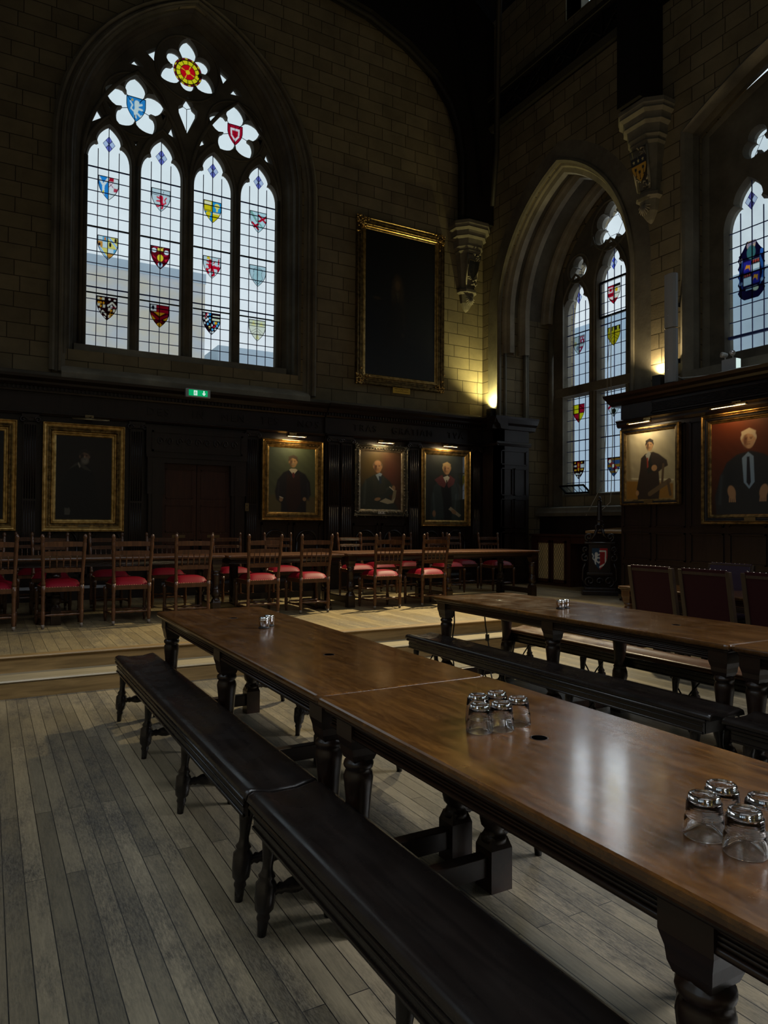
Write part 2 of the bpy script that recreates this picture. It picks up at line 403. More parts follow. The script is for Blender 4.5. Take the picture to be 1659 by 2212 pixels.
def grid_mesh(name, X, Y, Z, colr, mat, parent):
    ny, nx = X.shape; vs = np.stack([X, Y, Z], -1).reshape(-1, 3)
    fs = [(j*nx+i, j*nx+i+1, (j+1)*nx+i+1, (j+1)*nx+i) for j in range(ny-1) for i in range(nx-1)]
    me = bpy.data.meshes.new(name); me.from_pydata(vs.tolist(), [], fs); me.materials.append(MAT[mat])
    at = me.color_attributes.new('paint', 'FLOAT_COLOR', 'POINT')
    c4 = np.concatenate([colr.reshape(-1, 3), np.ones((ny*nx, 1))], 1); at.data.foreach_set('color', c4.ravel().astype(np.float32))
    o = bpy.data.objects.new(name, me); COL.objects.link(o); o.parent = parent; return o
def canvas(w, h, bgc, shapes, mat, parent, y=0, res=150, noise=.1, seed=1, name='canvas'):
    """w x h picture, local x from -w/2, z from 0; picture coords: u 0..w/h-scaled so height = 1"""
    ny = res; nx = max(8, int(res*w/h)); u, v = np.meshgrid(np.linspace(0, w/h, nx), np.linspace(0, 1, ny))
    c = paint(u, v, bgc, shapes, noise, seed)
    return grid_mesh(name, u*h-w/2, np.full(u.shape, float(y)), v*h, c, mat, parent)
def shield_w(v): return np.where(v > .68, .5, .5*(1-np.abs((.68-np.minimum(v, .68))/.68)**1.9))
def shield(w, h, bgc, shapes, mat, parent, name, loc, yz=False, res=44, leadc='#0a0c18', rim=.045):
    ny, nx = res, int(res*.9); s_, v = np.meshgrid(np.linspace(-1, 1, nx), np.linspace(0, 1, ny)); hw = shield_w(v); u = .5+s_*hw
    c = paint(u, v, bgc, shapes); e = np.minimum(np.minimum((1-np.abs(s_))*hw, 1-v), v*.5+.0)
    e = np.minimum((1-np.abs(s_))*np.maximum(hw, .02), 1-v); mk = np.clip((rim-e)/.02, 0, 1)[..., None]; c = c*(1-mk)+lin(leadc)*mk
    o = grid_mesh(name, (u-.5)*w, u*0, (v-.5)*h, c, mat, parent); o.location = loc
    if yz: o.rotation_euler = (0, 0, RW)
    return o

# ------------------------------------------------------------------ arches
def arch_pts(hw, zs, rise, n=14, cx=0.0, z0=None, shallow=False):
    """open path left-bottom -> apex -> right-bottom"""
    L = []
    if shallow:
        for i in range(n+1):
            t = i/n; L.append((-hw+hw*t, zs+rise*(1-(1-t)**1.45)))
    else:
        R = (hw*hw+rise*rise)/(2*hw); cxx = R-hw; a1 = math.atan2(rise, cxx) if cxx >= 0 else pi-math.atan2(rise, -cxx)
        for i in range(n+1):
            a = a1*i/n; L.append((cxx-R*cos(a), zs+R*sin(a)))
    L[-1] = (0, zs+rise)
    path = ([(-hw, z0)] if z0 is not None else [])+L+[(-x, z) for x, z in L[-2::-1]]+([(hw, z0)] if z0 is not None else [])
    return [(x+cx, z) for x, z in path]
def arch_strip(mb, secs, plane='xz', n=14, cx=0, z0=None, shallow=False, close=False):
    """secs: list of (hw, zs, rise, depth) lofted one to the next"""
    rings = [[(x, z, d) for x, z in arch_pts(hw, zs, ri, n, cx, z0 if not isinstance(z0, (list, tuple)) else z0[k], shallow)] for k, (hw, zs, ri, d) in enumerate(secs)]
    P = (lambda a, b, d: (a, d, b)) if plane == 'xz' else (lambda a, b, d: (d, a, b))
    vs = [P(*(p[0], p[1], p[2])) for r in rings for p in r]; k = len(rings[0]); fs = []
    for j in range(len(rings)-1+(1 if close else 0)):
        a0 = j*k; b0 = ((j+1) % len(rings))*k
        for i in range(k-1): fs.append((a0+i, a0+i+1, b0+i+1, b0+i))
    mb.add(vs, fs, False); return mb
def light_head(cx, hw, zb, zs, zc, za, lobe=.165):
    """cusped lancet outline"""
    cxp = hw*.5; R = [(hw, zb), (hw, zs)]
    for i in range(1, 8): a = pi/2*i/7; R.append((cxp+(hw-cxp)*cos(a), zs+(zc-zs)*sin(a)))
    lb = cxp*1.12
    for i in range(1, 9):
        t = i/9; x = lb*(1-t**2.2)*(1 if t > .15 else 1); R.append((x, zc+.02+(za-zc-.02)*t))
    R.append((0, za))
    return [(cx+x, z) for x, z in R]+[(cx-x, z) for x, z in R[-2::-1]]
def foil(cx, cz, lobes, n=12, p=.62, inner=.47):
    """lobes: list of (angle_deg, radius, pointed) in order round the centre"""
    out = []; L = len(lobes)
    for k, (a, r, pt) in enumerate(lobes):
        a0 = lobes[k-1][0]; a1 = lobes[(k+1) % L][0]
        dl = ((a-a0) % 360)/2; dr = ((a1-a) % 360)/2
        rc = inner*max(r, .36)
        for i in range(n):
            t = -1+2*i/n; ang = a+(t*dl if t < 0 else t*dr); q = 1-abs(t)
            rr = rc+(r-rc)*(q**p if pt else sin(q*pi/2)**.55); out.append((cx+rr*cos(radians(ang)), cz+rr*sin(radians(ang))))
    return out

# ================================================================== THE ROOM
DZ = .29           # dais height
XL, XR, YB, YF = -3.0, 8.6, 11.3, -6.5
def run(mb, prof, a0, a1, mp):
    """extrude closed profile [(d,z)] between a0 and a1, mp(a,d,z)->xyz"""
    n = len(prof); vs = [mp(a0, d, z) for d, z in prof]+[mp(a1, d, z) for d, z in prof]
    return mb.add(vs, [(i, (i+1) % n, (i+1) % n+n, i+n) for i in range(n)]+[tuple(range(n))[::-1], tuple(range(n, 2*n))])
BK = lambda y0: (lambda a, d, z: (a, y0-d, z))       # on the end wall
RT = lambda x0: (lambda a, d, z: (x0-d, a, z))       # on the right wall

struct(MB().box(XL-.3, 10.4, YF, 6.37, -.1, 0).build('floor', 'floor_boards'))
struct(MB().box(XL-.3, 10.4, 6.725, 12, 0, DZ).build('floor', 'dais_boards'))
struct(MB().box(XL, XR, 6.40, 6.705, 0, .12).build('trim_1', 'riser_oak'))
struct(MB().box(XL, XR, 6.70, 6.73, .12, .262).build('trim_2', 'riser_oak'))
nose = [(0, 0), (.028, .004), (.036, .014), (.028, .024), (0, .028)]
t3 = MB(); t3.box(XL, XR, 6.40, 6.71, .117, .145); run(t3, [(d, z+.117) for d, z in nose], XL, XR, BK(6.41)); struct(t3.build('trim_3', 'tread_oak'))
t4 = MB(); run(t4, [(d, z+.262) for d, z in nose], XL, XR, BK(6.705)); t4.box(XL, XR, 6.70, 6.76, .262, .2905); struct(t4.build('trim_4', 'riser_oak'))
struct(MB().box(XL, XR, 6.37, 6.41, 0, .118).build('trim_5', 'riser_oak'))

# ---- end wall with its great window
WX = 2.79
face = arch_pts(1.87, 7.07, 2.71, 16, WX+.02, 3.98)
struct(MB().plate([(XL-.4, 0), (10.4, 0), (10.4, 11.4), (8.7, 11.4), (WX, 15.2), (XL-.4, 11.4)], [face], YB, YB+.7).build('wall_back', 'stone_xz'))
w1 = sempty('window_1')
RI = lambda hw: 2.63+(hw-1.62)*.40
mb = MB(); arch_strip(mb, [(hw, 7.07, RI(hw), y) for hw, y in ((1.885, 11.31), (1.87, 11.27), (1.83, 11.30), (1.84, 11.36), (1.79, 11.37), (1.77, 11.44), (1.80, 11.47), (1.74, 11.52), (1.72, 11.58), (1.70, 11.60), (1.655, 11.66), (1.66, 11.7))], 'xz', 16, WX+.015, 3.9)
mb.build('reveal', 'stone_grey', w1)
mb = MB(); arch_strip(mb, [(hw, 7.07, RI(hw), y) for hw, y in ((2.09, 11.32), (2.10, 11.22), (2.06, 11.19), (2.03, 11.21), (2.02, 11.27), (1.985, 11.27), (1.975, 11.23), (1.94, 11.22), (1.93, 11.27), (1.88, 11.29))], 'xz', 16, WX+.05, 3.63)
mb.build('hood_mould', 'stone_plain', w1)
mb = MB(); run(mb, [(0, 3.50), (.16, 3.52), (.17, 3.60), (.12, 3.64), (-.30, 3.93), (-.30, 3.5)], .9, 4.8, BK(YB)); mb.build('sill', 'stone_lit', w1)
mb = MB(); run(mb, [(0, 3.45), (.14, 3.46), (.15, 3.56), (.02, 3.60), (0, 3.60)], XL, 8.5, BK(YB)); struct(mb.build('trim_6', 'stone_plain'))
mb = MB().box(1.10, 4.52, 11.55, 11.70, 3.85, 4.135); mb.build('sill_board', 'stone_lit', w1)
LX = (1.585, 2.39, 3.24, 4.045)
holes = [light_head(x, .312, 4.15, 7.07, 7.36, 7.66) for x in LX]
holes.append(foil(2.79, 8.95, [(90, .50, 1), (150, .37, 0), (210, .49, 1), (270, .34, 0), (330, .49, 1), (30, .38, 0)]))
q5 = [(90, .47, 1), (162, .46, 1), (234, .43, 1), (306, .46, 1), (18, .47, 1)]
holes.append(foil(1.97, 8.10, q5)); holes.append(foil(3.61, 8.14, q5))
holes.append([(2.79, 8.47), (2.735, 8.37), (2.73, 8.33), (2.66, 8.28), (2.665, 8.2), (2.79, 7.89), (2.925, 8.2), (2.93, 8.28), (2.86, 8.33), (2.855, 8.37)])
TRI = [[(2.154, 9.026), (2.298, 9.144), (2.247, 8.947)], [(1.893, 8.761), (1.961, 8.843), (2.053, 8.764)], [(3.304, 9.145), (3.456, 9.05), (3.384, 8.943)],
 [(3.532, 8.777), (3.599, 8.873), (3.689, 8.787)], [(1.341, 7.686), (1.407, 7.861), (1.458, 7.778)], [(2.501, 7.80), (2.549, 7.904), (2.585, 7.76)],
 [(2.995, 7.74), (3.038, 7.892), (3.085, 7.807)], [(4.154, 7.791), (4.19, 7.905), (4.254, 7.757)], [(1.556, 8.01), (1.592, 7.99), (1.585, 7.95)],
 [(2.38, 8.06), (2.41, 8.05), (2.395, 8.01)], [(4.03, 8.10), (4.06, 8.09), (4.045, 8.04)], [(1.965, 7.504), (1.998, 7.519), (1.983, 7.474)]]
TRI = [[(sum(q[0] for q in t)/3+(p[0]-sum(q[0] for q in t)/3)*1.25, sum(q[1] for q in t)/3+(p[1]-sum(q[1] for q in t)/3)*1.25) for p in t] for t in TRI]
big = holes+TRI
mb = MB(); mb.plate(arch_pts(1.69, 7.07, RI(1.69), 16, WX, 3.9), big, 11.68, 11.82, 'xz', .025)
mb.build('tracery', 'stone_grey', w1)
# raised ribs of the tracery: arcs over the lights and round the roundels
mb = MB()
for x in LX:
    mb.tube([(px, 11.675, pz) for px, pz in arch_pts(.385, 7.0, .82, 10, x, 4.0)], .028, 6)
for cx_, r_ in ((1.60+.39, None), (3.64, None)):
    mb.tube([(px, 11.67, pz) for px, pz in arch_pts(.80, 7.02, 1.62, 12, cx_, 4.0)], .034, 6)
for x in (1.24, 1.99, 2.815, 3.64, 4.39): mb.tube([(x, 11.67, 4.0), (x, 11.67, 7.1)], .036, 8)
for cx_, cz_, r_ in ((2.79, 8.95, .53), (1.97, 8.10, .50), (3.61, 8.14, .50)):
    mb.tube([(cx_+r_*cos(a*pi/14), 11.675, cz_+r_*sin(a*pi/14)) for a in range(28)], .022, 6, closed=True)
mb.build('tracery_moulding', 'stone_grey', w1)
GY = 11.755
mb = MB(); mb.add([(px, GY+.012, pz) for px, pz in arch_pts(1.66, 7.07, RI(1.66), 16, WX, 4.05)], [tuple(range(35))]); mb.build('glass', 'window_glass', w1)
def leads(mb, lights, P, rows, heads):
    """lights: (centre, half width, z bottom, z spring, z cusp, z apex); P(a,b)->xyz box writer"""
    for (cx_, hw, zb, zs, zc, za) in lights:
        for k in (-.5, 0, .5):
            top = zs+(zc-zs)*.75 if k else za
            P(cx_+k*hw-.0055, cx_+k*hw+.0055, zb, top)
        z = zb+rows; i = 0
        while z < zs+.05:
            th = .010 if i % 5 == 4 else .0055
            P(cx_-hw, cx_+hw, z-th, z+th); z += rows; i += 1
mb = MB()
PX = lambda a, b, c, d: mb.box(a, b, GY-.012, GY, c, d)
leads(mb, [(x, .312, 4.15, 7.07, 7.36, 7.66) for x in LX], PX, .189, True)
def star_leads(mb, cx_, cz_, angs, r1, yz=False, X0=GY, off_=0):
    for a in angs:
        c, s_ = cos(radians(a)), sin(radians(a)); pts = [(off_*c, off_*s_), (r1*c, r1*s_)]
        mb.tube([((cx_+p, X0-.006, cz_+q) if not yz else (X0-.006, cx_+p, cz_+q)) for p, q in pts], .0055, 4, False)
star_leads(mb, 2.79, 8.95, (0, 60, 120, 180, 240, 300), .3, off_=.2)
star_leads(mb, 1.97, 8.10, (54, 126, 198, 270, 342), .32, off_=.12); star_leads(mb, 3.61, 8.14, (54, 126, 198, 270, 342), .32, off_=.12)
mb.tube([(2.79, GY-.006, 7.9), (2.79, GY-.006, 8.31)], .0055, 4); mb.tube([(2.70, GY-.006, 8.35), (2.79, GY-.006, 8.31), (2.88, GY-.006, 8.35)], .0055, 4)
mb.build('leading', 'lead', w1)
mb = MB()
for x in LX:
    for z in (5.0, 6.04): mb.box(x-.312, x+.312, GY-.03, GY-.012, z-.010, z+.010)
mb.build('saddle_bar', 'iron', w1)
def diamond(cx_, cz_, r, parent, yz=None, c1='#6f74c9', c2='#b9c6e6'):
    s_, t = np.meshgrid(np.linspace(-1, 1, 15), np.linspace(-1, 1, 15)); a = (s_+t)/2*r*.72; b = (s_-t)/2*r
    c = np.where(((s_ > 0) ^ (t > 0))[..., None], lin(c1), lin(c2)); ed = np.maximum(abs(s_), abs(t)); c = np.where(((ed > .86) | (abs(s_) < .08) | (abs(t) < .08))[..., None], lin('#10144a'), c)
    o = grid_mesh('diamond_pane', a, a*0, b, c, 'stained_glass', parent)
    if yz is None: o.location = (cx_, GY-.018, cz_)
    else: o.location = (yz, cx_, cz_); o.rotation_euler = (0, 0, RW)
for x in LX: diamond(x, 7.385, .13, w1)

# ---- heraldic glass
def lion(cx, cy, s, c, flip=1):
    q = lambda pts: [(cx+flip*x*s, cy+y*s) for x, y in pts]
    return [P_(q([(-.10, .30), (.02, .36), (.12, .26), (.10, .05), (.16, -.10), (.10, -.36), (-.02, -.38), (.02, -.22), (-.06, -.12), (-.12, .02)]), c, .02),
            L_(q([(-.05, .18), (-.28, .26)]), .045*s, c, .02), L_(q([(-.06, .06), (-.30, .04)]), .045*s, c, .02), E_(cx-.02*s*flip, cy+.30*s, .13*s, .10*s, c, 0, .02),
            L_(q([(-.02, -.14), (-.22, -.26), (-.30, -.22)]), .045*s, c, .02), L_(q([(.12, -.10), (.30, .0), (.22, .16), (.34, .30)]), .035*s, c, .02)]
W_, B_, R_, Y_, K_, G_ = '#dfe6e6', '#1f86d6', '#b3122c', '#e3cc1e', '#1a0d14', '#c9dbe0'
rect = lambda a, b, c, d, col: P_([(a, c), (b, c), (b, d), (a, d)], col, .01)
SH = {}
SH['pall'] = (B_, [rect(.5, 1, 0, 1, W_), rect(.5, .75, .82, 1, R_), rect(.5, .74, .55, .8, '#f0dfe6'), rect(.75, 1, .4, .56, '#b73a50'), L_([(.52, .58), (.72, .78)], .012, '#7a4a5a'), L_([(.72, .58), (.52, .78)], .012, '#7a4a5a'),
    L_([(.25, .1), (.25, .6)], .055, W_), L_([(.25, .6), (.02, .92)], .055, W_), L_([(.25, .6), (.48, .92)], .055, W_), E_(.25, .33, .04, .06, Y_), L_([(.5, 0), (.5, 1)], .01, K_)])
SH['red lion'] = (G_, lion(.52, .42, .78, '#d31d3c')+[L_([(0, .72), (1, .74)], .008, K_), L_([(.6, .74), (.66, 1)], .008, K_)])
SH['quarters'] = ('#2f9ad8', [rect(0, .5, .5, 1, Y_), rect(.05, .42, .8, .95, '#efe9c0'), rect(.5, 1, .05, .5, Y_), E_(.75, .8, .15, .12, '#e9df70'), rect(.7, .8, .55, .8, '#e9df70'), E_(.27, .4, .14, .1, Y_), rect(.22, .34, .15, .4, Y_),
    rect(.52, .95, .42, .5, '#efe9c0'), L_([(.5, 0), (.5, 1)], .012, K_), L_([(0, .5), (1, .5)], .012, K_), L_([(.08, .56), (.42, .56), (.42, .8), (.08, .8)], .01, K_)])
SH['ragged cross'] = ('#bcdbe2', [L_([(.08, .95), (.42, .55)], .05, '#7fb3a6'), L_([(.05, .9), (.4, .5)], .008, K_), L_([(.55, .82), (.98, .52)], .05, R_), L_([(.55, .55), (.98, .82)], .05, R_), L_([(.15, .45), (.5, .18)], .05, R_), L_([(.18, .22), (.5, .42)], .05, R_),
    L_([(.55, .48), (.85, .2)], .045, '#7fb3a6'), L_([(.5, 0), (.5, 1)], .008, K_), L_([(0, .5), (1, .5)], .008, K_)])
SH['gold and blue'] = ('#e0d26a', [rect(0, .25, .75, 1, G_), rect(.25, .5, .75, 1, '#5aa9cf'), rect(0, .25, .5, .75, '#c98a3a'), rect(.25, .5, .5, .75, G_), rect(.5, .78, .3, .5, G_), rect(.78, 1, .3, .5, '#5aa9cf'), rect(.5, .8, .0, .3, '#c98a3a'),
    L_([(.52, .98), (.98, .55)], .05, '#b9d8ea'), L_([(.1, .5), (.5, .05)], .05, '#b9d8ea'), L_([(.52, .98), (.98, .55)], .012, '#2f6fc0'), L_([(.1, .5), (.5, .05)], .012, '#2f6fc0'), E_(.62, .66, .06, .1, K_), E_(.88, .88, .06, .08, K_), E_(.37, .88, .05, .07, '#c9702a'), E_(.1, .62, .05, .07, K_), L_([(.5, 0), (.5, 1)], .01, K_), L_([(0, .5), (1, .5)], .01, K_)])
SH['roses'] = ('#5d0818', [E_(.18, .8, .12, .1, '#dfe9ee'), E_(.82, .78, .12, .1, '#dfe9ee'), E_(.5, .5, .16, .15, '#dcc832'), P_([(.36, .78), (.64, .78), (.66, .98), (.56, .9), (.5, .98), (.44, .9), (.34, .98)], '#e3cd55'), P_([(.1, .6), (.25, .5), (.3, .42), (.14, .5)], '#c81d3a'), P_([(.7, .45), (.9, .5), (.8, .35)], '#c81d3a'), P_([(.3, .3), (.4, .36), (.36, .2)], '#c81d3a'),
    E_(.5, .2, .12, .12, '#cfe2ea'), E_(.5, .24, .07, .08, '#1c3c66'), L_([(.2, .95), (.36, .95)], .03, '#b01836'), L_([(.66, .62), (.84, .64)], .03, '#a51430')])
SH['passant'] = (G_, lion(.42, .58, .72, '#c5122e', 1)+[L_([(.35, .55), (.9, .5)], .07, '#c5122e'), L_([(.82, .5), (.9, .2), (.74, .14)], .05, '#c5122e'), L_([(.52, .5), (.62, .2), (.5, .14)], .05, '#c5122e'), L_([(.2, .4), (.3, .25)], .05, '#c5122e'), L_([(.85, .55), (.88, .9)], .035, '#c5122e'), P_([(.2, .86), (.42, .86), (.34, 1), (.24, .98)], '#e6c42c'), L_([(.45, .68), (.9, .64)], .02, '#e9e1e6')])
SH['plain shield'] = ('#b5cfd6', [P_([(.25, .82), (.5, .9), (.78, .82), (.72, .6), (.8, .4), (.5, .12), (.2, .4), (.28, .6)], '#a9cbd0'), L_([(.25, .82), (.5, .9), (.78, .82), (.72, .6), (.8, .4), (.5, .12), (.2, .4), (.28, .6), (.25, .82)], .01, '#20343c'), E_(.5, .6, .1, .14, '#9fc0c4', 0, .05), L_([(.5, 0), (.5, .12)], .01, '#20343c')])
SH['chequer dark'] = ('#2a0c12', [rect(a, a+.12, b, b+.13, '#d9d2b8') for a, b in ((.04, .82), (.26, .82), (.04, .58), (.3, .52), (.56, .42), (.8, .38), (.56, .12))]+[E_(a, b, .05, .05, '#d38f1e') for a, b in ((.2, .88), (.2, .72), (.1, .72), (.34, .72), (.2, .58), (.66, .3), (.78, .28), (.66, .18), (.7, .44))]+[L_([(.54, .62), (.76, .78), (.96, .6)], .04, '#ddd6c4'), L_([(.16, .24), (.3, .38), (.46, .24)], .04, '#ddd6c4'), E_(.62, .9, .06, .04, '#e6e2da'), E_(.88, .88, .06, .04, '#e6e2da'), E_(.72, .6, .05, .07, '#e6e2da'), E_(.14, .42, .05, .06, '#e6e2da'), E_(.38, .12, .07, .05, '#e6e2da'), rect(.7, .96, .56, .6, '#8e1c30')])
SH['gold bend'] = ('#3c0712', [rect(0, .32, .7, 1, '#d6d9d4'), E_(.16, .85, .07, .09, '#1a2230'), rect(.34, 1, .66, 1, '#8a0f22'), P_([(.2, .66), (.78, .66), (.5, .5)], '#c08a1c'), P_([(.08, .52), (.3, .36), (.18, .26)], '#c08a1c'), P_([(.68, .36), (.94, .5), (.86, .32)], '#c08a1c'), P_([(.3, .12), (.5, .24), (.66, .12), (.5, 0)], '#c08a1c'), L_([(.1, .56), (.6, .3)], .05, '#7a1020'), L_([(.3, .32), (.9, .56)], .05, '#7a1020')])
SH['blue chequer'] = ('#20141c', [E_(a, b, .055, .055, c) for a, b, c in ((.08, .9, W_), (.2, .82, W_), (.1, .72, W_), (.22, .64, W_), (.12, .5, W_), (.3, .9, W_), (.3, .7, W_), (.42, .92, B_), (.42, .76, '#4fa8d8'), (.42, .6, '#4fa8d8'), (.3, .48, '#4fa8d8'), (.52, .44, W_), (.4, .34, '#e3cf7a'), (.56, .26, '#4fa8d8'), (.72, .3, W_), (.6, .12, W_), (.48, .12, W_), (.82, .44, '#4fa8d8'), (.66, .56, '#4fa8d8'), (.9, .56, '#4fa8d8'))]+[rect(.55, 1, .66, .76, '#c9d2b4'), rect(.56, .98, .82, .9, '#dfe2d0'), E_(.74, .56, .08, .06, '#e0a82a'), L_([(.6, .36), (.72, .44)], .03, R_), L_([(.16, .76), (.26, .94)], .03, R_)])
SH['bells'] = ('#dfe2cd', [rect(0, 1, .7, 1, '#cfd5b6'), P_([(.16, .74), (.4, .74), (.3, .94), (.26, .94)], '#e2dc96'), P_([(.62, .74), (.86, .74), (.76, .92), (.72, .92)], '#e2dc96'), P_([(.4, .1), (.62, .1), (.54, .34), (.48, .34)], '#e2dc96'), L_([(.1, .4), (.5, .62), (.9, .38)], .008, K_), L_([(.14, .3), (.5, .5), (.84, .28)], .008, K_), L_([(0, .7), (1, .7)], .008, K_), L_([(.5, .7), (.5, 1)], .006, K_)])
order = [('pall', 'red lion', 'quarters', 'ragged cross'), ('gold and blue', 'roses', 'passant', 'plain shield'), ('chequer dark', 'gold bend', 'blue chequer', 'bells')]
for r_, z in enumerate((6.68, 5.735, 4.78)):
    for k, x in enumerate(LX):
        bgc, shp = SH[order[r_][k]]; shield(.305, .375, bgc, shp, 'stained_glass', w1, 'heraldic_shield', (x, GY-.022, z))
shield(.30, .40, '#2d84c8', lion(.52, .5, .95, '#d5dfdc', -1)+[E_(.3, .86, .05, .05, '#c9a54a')], 'stained_glass', w1, 'heraldic_shield', (1.985, GY-.022, 8.06))
shield(.27, .36, '#a3142c', [P_([(.2, .82), (.8, .82), (.78, .45), (.5, .18), (.22, .45)], '#e6d9dc'), P_([(.3, .72), (.7, .72), (.68, .48), (.5, .32), (.32, .48)], '#b3142c'), L_([(.5, 0), (.5, 1)], .01, K_), L_([(0, .5), (1, .5)], .01, K_)], 'stained_glass', w1, 'heraldic_shield', (3.615, GY-.022, 8.10))
def roundel(cx_, cz_, r, parent):
    rr, th = np.meshgrid(np.linspace(.001, 1, 24), np.linspace(0, 2*pi, 73)); q = np.round(rr, 3)
    c = np.zeros(rr.shape+(3,)); sel = lambda mk, col: np.where(mk[..., None], lin(col), c)
    c = sel(rr <= 1, '#6e1a28'); c = sel((rr > .86) & (np.sin(th*12) > .6), '#e6c42c'); c = sel(rr < .82, '#e2d022'); c = sel((rr < .82) & (abs(np.sin(th*6)) < .10), '#3a2a10')
    c = sel(rr < .50, '#cc1420'); c = sel((rr < .50) & (abs(np.sin(th*2+.8)) < .22), '#e2b428'); c = sel(rr < .16, '#e2d022'); c = sel((abs(rr-.84) < .03) | (abs(rr-.52) < .02) | (rr > .97), '#2a1010')
    o = grid_mesh('wheel_roundel', rr*np.cos(th)*r, rr*0, rr*np.sin(th)*r, c, 'stained_glass', parent); o.location = (cx_, GY-.022, cz_)
roundel(2.80, 8.93, .235, w1)

# ---- building and sky-lit walls outside the windows
far = thing('stone_building', 'pale stone building seen blurred through the leaded panes of the great window', 'building', (0, 0, 0))
mb = MB().box(-9, 5.6, 21, 27, -2, 8.62); mb.build('wall', 'far_stone', far)
mb = MB().box(-9.2, 5.62, 20.98, 27, 8.62, 8.92); mb.build('parapet', 'far_blue', far)
mb = MB().box(6.3, 13, 22, 27, -2, 7.1); mb.build('low_wing', 'far_blue', far)
far2 = thing('slate_roofed_building', 'blue-grey building behind the leaded panes of the alcove window', 'building', (0, 0, 0))
MB().box(17, 22, 6, 24, -1, 7.2).build('wall', 'far_blue', far2)
mb = MB(); run(mb, [(0, 7.2), (-5, 7.2), (-2.5, 9.0)], 6, 24, RT(17)); mb.build('roof', 'far_slate', far2)

# ---- right-hand wall
AY, AH, AS, AR = 9.145, 1.605, 5.45, 2.32           # alcove arch: centre, half width, spring, rise
alc = arch_pts(AH, AS, AR, 14, AY, .0)
wins = [(5.0, 3), (.2, 4), (-4.6, 5)]
whole = [arch_pts(1.58, 7.04, .62, 8, yc, 3.5, True) for yc, k in wins]
cl = [(8.05, 10.15), (8.97, 10.15), (8.97, 11.1), (8.05, 11.1)]
struct(MB().plate([(YF-.3, -.1), (11.35, -.1), (11.35, 11.4), (YF-.3, 11.4)], [alc, cl]+whole, XR, XR+.36, 'yz').build('wall_right', 'stone_yz'))
struct(MB().plate([(YF-.3, -.1), (11.35, -.1), (11.35, 11.4), (YF-.3, 11.4)], whole, XL-.36, XL, 'yz').build('wall_left', 'stone_yz'))
struct(MB().box(XL-.4, 9, YF-.4, YF, -.1, 13).build('wall_front', 'stone_xz'))
# high small window up by the roof
w6 = sempty('window_9'); MB().box(9.0, 9.01, 8.0, 9.0, 10.1, 11.2).build('glass', 'window_glass', w6)
mb = MB()
for yy in (8.32, 8.62): mb.box(8.93, 9.03, yy-.04, yy+.04, 10.15, 11.1)
mb.box(8.62, 9.15, 8.05, 8.97, 10.08, 10.16); mb.box(8.62, 9.15, 8.97, 9.1, 10.08, 11.1); mb.build('mullion', 'stone_plain', w6)
# alcove shell
mb = MB(); mb.box(XR+.36, 10.4, 10.75, 11.2, .0, 9); mb.box(XR+.36, 10.4, 7.2, 7.54, 0, 9); struct(mb.build('wall_alcove', 'stone_xz'))
aw = [(7.3, 0), (11.0, 0), (11.0, 9.2), (7.3, 9.2)]
whA = arch_pts(1.42, 5.45, 2.12, 14, AY+.02, 1.98)
struct(MB().plate(aw, [whA], 9.86, 10.4, 'yz').build('wall_alcove_end', 'stone_yz'))
mb = MB(); arch_strip(mb, [(AH+.002, AS, AR, XR+.3), (AH+.002, AS, AR, 9.9)], 'yz', 14, AY, 5.2)
arch_strip(mb, [(AH+.4, AS, AR+.4, 9.9), (AH+.4, AS, AR+.4, XR+.3)], 'yz', 14, AY, 5.2); struct(mb.build('ceiling_alcove', 'stone_grey'))
ribs = sempty('trim_7')
for k, x in enumerate((8.66, 9.04, 9.64)):
    mb = MB(); i_ = .13
    secs = [(AH+.01, AS, AR+.01, x), (AH-.05, AS, AR-.05, x+.01), (AH-.07, AS, AR-.07, x+.05), (AH-i_-.02, AS, AR-i_-.02, x+.07), (AH-i_-.03, AS, AR-i_-.03, x+.17), (AH-.09, AS, AR-.09, x+.2), (AH-.06, AS, AR-.06, x+.25), (AH+.01, AS, AR+.01, x+.27)]
    arch_strip(mb, secs, 'yz', 16, AY, 4.75 if k < 2 else 5.6); mb.build('rib', 'stone_lit', ribs)
mb = MB(); arch_strip(mb, [(AH+.36, AS, AR+.36, XR-.004), (AH+.05, AS, AR+.05, XR-.006)], 'yz', 16, AY, 3.45)
arch_strip(mb, [(AH+.05, AS, AR+.05, XR+.01), (AH+.06, AS, AR+.06, XR-.035), (AH+.02, AS, AR+.02, XR-.05), (AH-.02, AS, AR-.02, XR-.02), (AH-.01, AS, AR-.01, XR+.03)], 'yz', 16, AY, 3.45)
mb.build('arch_mould', 'stone_plain', ribs)
mb = MB()
for x, y, r_ in ((9.22, 10.73, .05), (9.30, 10.75, .03), (9.84, 10.66, .06), (9.80, 7.6, .05), (8.72, 10.74, .035), (8.62, 7.56, .035)): mb.tube([(x, y, 1.7), (x, y, 5.3)], r_, 8)
mb.build('jamb_shaft', 'stone_plain', ribs)
mb = MB(); mb.plate([(9.845, 10.75), (9.86, 10.36), (9.9, 10.36), (9.9, 10.76)], [], 1.7, 7.2, 'xy'); mb.build('jamb', 'stone_grey', ribs)
mb = MB(); run(mb, [(.35, 1.60), (.36, 1.66), (.33, 1.70), (.30, 1.76), (-.02, 1.80), (-.05, 1.98), (-.1, 1.98), (-.1, 1.6)], 7.54, 10.75, RT(9.86)); struct(mb.build('trim_8', 'stone_grey'))
def yz_leads(parent, lights, rows, GX):
    mb = MB(); leads(mb, lights, lambda a, b, c, d: mb.box(GX-.012, GX, a, b, c, d), rows, True); mb.build('leading', 'lead', parent)
